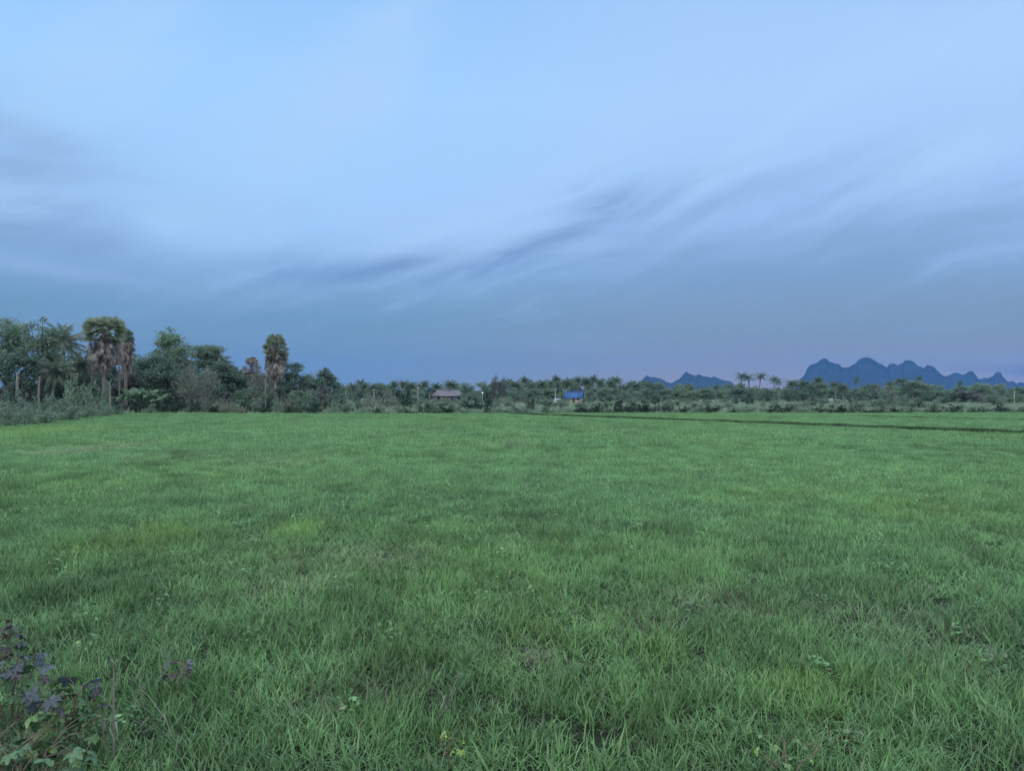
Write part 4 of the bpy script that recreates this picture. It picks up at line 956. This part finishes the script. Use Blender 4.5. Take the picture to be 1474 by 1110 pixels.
# blue-roofed hut
dB = 235.0; e = empty('hut', (X(826, dB), dB, 0), R(-12), (.88, .9, 1)); tag(e, 'small hut with bright blue sheet roof and cream wall', 'hut')
hw = 3.0; ev = Z(572.3, dB); rd = Z(563.5, dB)
mb = MB(); mb.box(-hw * .35, hw * .95, -2.0, 1.9, -.1, ev + .35); 
mb.tris([(hw * .95, -2.0, ev + .35), (hw * .95, 1.9, ev + .35), (hw * .95, .1, rd - .2)])
obj('wall', mb.mesh('wall', M['cream_wall']), e)
mb = MB()
def slab(mb, P, t_=.06):
    P = np.array(P, float); Q = P - np.array([0, 0, t_]); v = np.concatenate([P, Q])
    mb.quads(v, [(0, 1, 2, 3), (7, 6, 5, 4), (0, 4, 5, 1), (1, 5, 6, 2), (2, 6, 7, 3), (3, 7, 4, 0)])
slab(mb, [(-hw - .5, -2.9, ev - .2), (hw + .35, -2.9, ev - .2), (hw + .35, 0, rd), (-hw + .4, 0, rd)])
slab(mb, [(hw + .35, 2.9, ev - .2), (-hw - .5, 2.9, ev - .2), (-hw + .4, .02, rd), (hw + .35, .02, rd)])
rf = obj('roof', mb.mesh('roof', M['blue_roof']), e)
mb = MB(); mb.tube([(-hw + .4, .01, rd + .03), (hw + .35, .01, rd + .03)], [.07, .07], 6); obj('ridge_cap', mb.mesh('ridge_cap', M['blue_roof']), rf)
for x_ in (-hw - .2, -hw * .6):
    mb = MB(); mb.box(x_ - .06, x_ + .06, -2.75, -2.63, -.1, ev - .28); obj('post', mb.mesh('post', M['wood']), e)
door(e, .2, -2.0); win(e, 1.7, -2.0, 1.0, .8, .8)
# small white shed under the pole left of the hut
dS = 215.0; e = empty('shed', (X(802, dS), dS, 0), .1); tag(e, 'tiny white shed at the foot of a pole left of the blue-roofed hut', 'shed')
mb = MB(); mb.box(-.75, .75, -.6, .6, -.1, 1.15); obj('wall', mb.mesh('wall', M['white_wall']), e)
mb = MB(); slab(mb, [(-.9, -.8, 1.18), (.9, -.8, 1.18), (.9, .0, 1.5), (-.9, .0, 1.5)]); slab(mb, [(.9, .8, 1.18), (-.9, .8, 1.18), (-.9, .01, 1.5), (.9, .01, 1.5)]); obj('roof', mb.mesh('roof', M['metal']), e)
door(e, 0, -.6, .5, .95, 'wood')
def pole(px, top, d, lab, w=.11):
    h_ = Z(top, d); e = empty('utility_pole', (X(px, d), d, 0), .2); tag(e, lab, 'pole', 'utility poles')
    mb = MB(); mb.tube([(0, 0, -.2), (0, 0, h_ * .5), (0, 0, h_)], [w * 1.2, w, w * .8], 8); obj('shaft', mb.mesh('shaft', M['concrete'], True), e)
    mb = MB(); mb.box(-.5, .5, -.05 - w, .02 - w, h_ - .35, h_ - .27); ca = obj('crossarm', mb.mesh('crossarm', M['metal']), e)
    for x_ in (-.42, 0, .42):
        mb = MB(); mb.tube([(x_, -w - .02, h_ - .27), (x_, -w - .02, h_ - .2), (x_, -w - .02, h_ - .12)], [.03, .05, .02], 6); obj('insulator', mb.mesh('insulator', M['white_wall']), ca)
pole(601.5, 556.5, 200, 'white concrete pole standing clear left of the tiled house', .10)
pole(538.5, 560, 215, 'short pale pole right of the left wood, behind grey scrub', .09)
pole(498, 560, 165, 'pale pole at the right end of the left wood', .11)
pole(799.5, 559, 228, 'pale pole rising behind the tiny white shed', .10)
pole(1460, 563, 205, 'white pole among trees at the right edge', .11)
# street lamp by the dark tree right of the house
dL = 190.0; h_ = Z(565.5, dL); e = empty('street_lamp', (X(694.5, dL), dL, 0)); tag(e, 'lit white lamp in front of the dark tree right of the tiled house', 'lamp')
mb = MB(); mb.tube([(0, 0, -.1), (0, 0, h_ - .2), (0, -.05, h_ - .1)], [.06, .05, .04], 7); obj('pole', mb.mesh('pole', M['metal'], True), e)
mb = MB(); th = np.linspace(0, math.pi, 7); mb.tube([(0, -.05, h_ + .17 * -math.cos(a)) for a in th], [max(.01, .19 * math.sin(a)) for a in th], 10); obj('lamp_globe', mb.mesh('lamp_globe', M['lamp'], True), e)
dL = 200.0; e = empty('marker_post', (X(1437, dL), dL, 0)); tag(e, 'small white marker post at the foot of the right-hand trees', 'post')
mb = MB(); mb.box(-.16, .16, -.12, .12, -.1, 1.0); obj('shaft', mb.mesh('shaft', M['white_wall']), e)
mb = MB(); mb.quads([(-.2, -.16, 1.003), (.2, -.16, 1.003), (.02, 0, 1.15), (-.02, 0, 1.15)]); mb.quads([(.2, .16, 1.003), (-.2, .16, 1.003), (-.02, 0, 1.15), (.02, 0, 1.15)]); mb.tris([(.2, -.16, 1.003), (.2, .16, 1.003), (.02, 0, 1.15)]); mb.tris([(-.2, .16, 1.003), (-.2, -.16, 1.003), (-.02, 0, 1.15)])
obj('cap', mb.mesh('cap', M['white_wall']), e)

# ------------------------------------------------------------------ plants in the near left corner
def lobed_leaf(seed, lobes=5, R_=1.0):
    """palmate leaf lying along +X from its stalk, gently cupped"""
    rng = np.random.default_rng(seed); pts = []; spread = R(250); K = 44
    for k in range(K + 1):
        a = -spread / 2 + spread * k / K; ph = (a / spread + .5) * lobes
        c_ = abs((ph % 1) - .5) * 2
        r = R_ * (1 - .36 * c_ ** 1.6) * (1 - .28 * abs(a) / (spread / 2))
        pts.append((r * math.cos(a), r * math.sin(a), -.25 * r * r + .06 * math.cos(ph * 6.283) + rng.normal(0, .008)))
    mb = MB(); inner = [(p[0] * .5, p[1] * .5, -.07 + .05 * math.cos((i / K) * lobes * 6.283)) for i, p in enumerate(pts)]
    v = [(0, 0, 0)] + inner + pts; n = K + 1
    mb.tris(v, [(0, 1 + i, 2 + i) for i in range(K)] ); mb.q.append(np.array([(1 + i, 1 + n + i, 2 + n + i, 2 + i) for i in range(K)]))
    return mb
def simple_mat(name, a, b, rough=.5, tr=.2):
    m, t = new_mat(name); oi = t.n.new('ShaderNodeObjectInfo'); tcn = t.n.new('ShaderNodeTexCoord')
    n = t.noise(tcn.outputs['Object'], 5, 4, .6); c = t.mix(oi.outputs['Random'], a, b); c = t.mix(t.smooth(n, .4, .7), c, tuple(v * .55 for v in a))
    sx = t.n.new('ShaderNodeSeparateXYZ'); t.l.new(tcn.outputs['Object'], sx.inputs[0])
    an = t.m('ARCTAN2', sx.outputs[1], sx.outputs[0]); vein = t.smooth(t.m('ABSOLUTE', t.m('SINE', t.mul(an, 3.6))), 0.0, 0.16, 1.0, 0.0)
    c = t.mix(t.mul(vein, .35), c, tuple(min(1, v * 1.9) for v in b))
    finish(t, c, rough, tr, spec=.5); return m
LV = {'purple': [lobed_leaf(k, 3 if k % 2 else 5).mesh('leaf', None) for k in range(3)]}
mp_ = simple_mat('purple_leaf_skin', (0.052, 0.062, 0.074), (0.160, 0.185, 0.225)); mg_ = simple_mat('green_leaf_skin', (0.10, 0.18, 0.07), (0.20, 0.30, 0.11)); md_ = simple_mat('dark_leaf_skin', (0.06, 0.045, 0.05), (0.10, 0.075, 0.08)); my_ = simple_mat('yellow_leaf_skin', (0.22, 0.36, 0.08), (0.30, 0.42, 0.11))
mdg_ = simple_mat('deep_green_leaf_skin', (0.06, 0.13, 0.06), (0.11, 0.20, 0.09))
LME = {}
for nm, mm in (('p', mp_), ('g', mg_), ('d', md_), ('y', my_), ('k', mdg_)):
    LME[nm] = []
    for k in range(3):
        me = LV['purple'][k].copy(); me.materials.clear(); me.materials.append(mm); me.polygons.foreach_set('use_smooth', np.ones(len(me.polygons), bool)); LME[nm].append(me)
def leafy_plant(name, x, y, spec, label, cat='plant', group=None, stems=3, H=.45, seed=0, spread=.2):
    """spec: list of (dx, dy, z, size, kind, heading) leaves on thin stalks"""
    rng = np.random.default_rng(seed); e = empty(name, (x, y, .03)); tag(e, label, cat, group)
    st = MB(); tips = []
    for k in range(stems):
        a = rng.random() * 6.283; r = spread * rng.random(); hh = H * rng.uniform(.7, 1.0)
        p = np.array([[0, 0, -.05], [r * .4 * math.cos(a), r * .4 * math.sin(a), hh * .5], [r * math.cos(a), r * math.sin(a), hh]]); tips.append(p)
        st.tube(p, [.006, .0045, .003], 6)
    for (dx, dy, z, s_, kd, hd) in spec:
        q = np.array([dx, dy, z]); p = min(tips, key=lambda P_: np.hypot(*(P_[2][:2] - q[:2])) + abs(P_[2][2] - z) * .5)
        f = min(1.0, max(.2, (z - .02) / max(p[2][2], .01))); b = p[0] * (1 - f) + p[2] * f if f > .5 else p[1] * f * 2
        st.tube([b, (b + q) / 2 + np.array([0, 0, .02]), q], [.0022, .002, .0016], 5)
        o = obj('leaf', LME[kd][int(rng.integers(0, 3))], e, (dx, dy, z), hd, (s_, s_, s_)); o.rotation_euler = (rng.normal(0, .5), rng.normal(.35, .45), hd)
    obj('stem', st.mesh('stem', M['wood'], True), e); return e
def rspec(seed, n, rx, z0, z1, s0, s1, kinds):
    rng = np.random.default_rng(seed); out = []
    for k in range(n):
        a = k * 2.399 + rng.normal(0, .3); r = rx * math.sqrt(rng.uniform(.1, 1)); f = rng.random(); z = z0 + (z1 - z0) * f
        kd = kinds[0] if f > .55 else kinds[1] if rng.random() < .6 else kinds[2]
        out.append((r * math.cos(a), r * math.sin(a), z, rng.uniform(s0, s1), kd, a + rng.normal(0, .4)))
    return out
PG = 'purple-leaved plants in the near left corner'
d_ = 3.75; leafy_plant('leafy_plant', X(100, d_), d_, rspec(1, 20, .16, .27, .38, .042, .072, 'pkd') + rspec(2, 30, .20, .06, .32, .035, .065, 'ggk'), 'bushy plant with purple top leaves and yellow-green lower leaves, near left corner', 'plant', PG, 4, .42, 1)
d_ = 4.1; leafy_plant('leafy_plant', X(20, d_), d_, rspec(3, 30, .17, .24, .42, .036, .066, 'pkd') + rspec(4, 24, .2, .05, .28, .035, .06, 'kkg'), 'dark purple plant at the left edge, beside the one with yellow-green leaves', 'plant', PG, 4, .4, 2)
d_ = 4.7; leafy_plant('leafy_plant', X(6, d_), d_, rspec(5, 22, .13, .26, .42, .032, .055, 'dpd') + rspec(6, 16, .15, .12, .28, .04, .06, 'kkd'), 'purple plant farthest back on the left edge of the view', 'plant', PG, 3, .44, 3)
d_ = 4.5; leafy_plant('leafy_plant', X(254, d_), d_, rspec(7, 9, .07, .16, .25, .03, .045, 'pdd'), 'small lone purple-leaved seedling among the grass', 'plant', PG, 1, .25, 4)
d_ = 3.45; leafy_plant('leafy_plant', X(35, d_), d_, rspec(8, 60, .36, .04, .32, .035, .065, 'kgk'), 'low green leafy weed filling the bottom left corner', 'plant', None, 5, .28, 5)
d_ = 3.7; leafy_plant('leafy_plant', X(655, d_), d_, rspec(9, 6, .05, .10, .17, .02, .032, 'yyy'), 'tiny bright yellow-green seedling in the grass at the bottom', 'plant', None, 1, .15, 6)
d_ = 3.6; leafy_plant('leafy_plant', X(1130, d_), d_, rspec(10, 9, .14, .10, .18, .02, .035, 'ggy'), 'small light green seedling at the bottom right of the field', 'plant', None, 3, .16, 7)
# dry stalks
def stalk(px, d, h_, dx, lab, head=True, w=.0036):
    rng = np.random.default_rng(int(px)); mb = MB(); x_ = X(px, d)
    mb.tube([(0, 0, -.03), (dx * .35, 0, h_ * .5), (dx * .8, .01, h_ * .88), (dx, .01, h_)], [w, w * .9, w * .7, w * .5], 6)
    for k in range(5):
        z = h_ * rng.uniform(.1, .6); a = rng.random() * 6.283; L = rng.uniform(.08, .2); b = np.array([dx * z / h_, 0, z])
        t1 = b + np.array([math.cos(a) * L * .5, math.sin(a) * L * .5, L * .5]); t2 = b + np.array([math.cos(a) * L, math.sin(a) * L, L * .2])
        s_ = np.array([-math.sin(a), math.cos(a), 0]) * .004; mb.quads([b - s_, b + s_, t1 + s_, t1 - s_]); mb.tris([t1 - s_, t1 + s_, t2])
    e = empty('dry_stalk', (x_, d, .03)); tag(e, lab, 'stalk', 'dry grass stalks'); obj('stem', mb.mesh('stem', M['straw'], True), e)
    if head:
        hb = MB(); 
        for k in range(26):
            u = rng.normal(size=3); u /= np.linalg.norm(u); b = np.array([dx, .01, h_]); q = b + u * .028 + np.array([0, 0, .012])
            hb.tris([b, b + (q - b) * .6 + np.cross(u, [0, 0, 1]) * .006, q])
        obj('seed_head', hb.mesh('seed_head', M['straw']), e)
stalk(168, 3.75, .48, -.01, 'thick pale dry stalk standing upright beside the purple-topped plant', w=.0055)
stalk(157, 3.8, .30, -.05, 'short thin dry stalk at the foot of the thick upright one')
stalk(262, 3.9, .30, -.20, 'thin straw stalk with seed head leaning left in the grass')
stalk(245, 4.6, .38, -.03, 'fine dry stalk behind the lone purple seedling')
stalk(640, 4.3, .22, .08, 'thin pale stalk leaning right near the yellow-green seedling')
print('objects', len(bpy.data.objects), 'near', n1, 'far', n2)
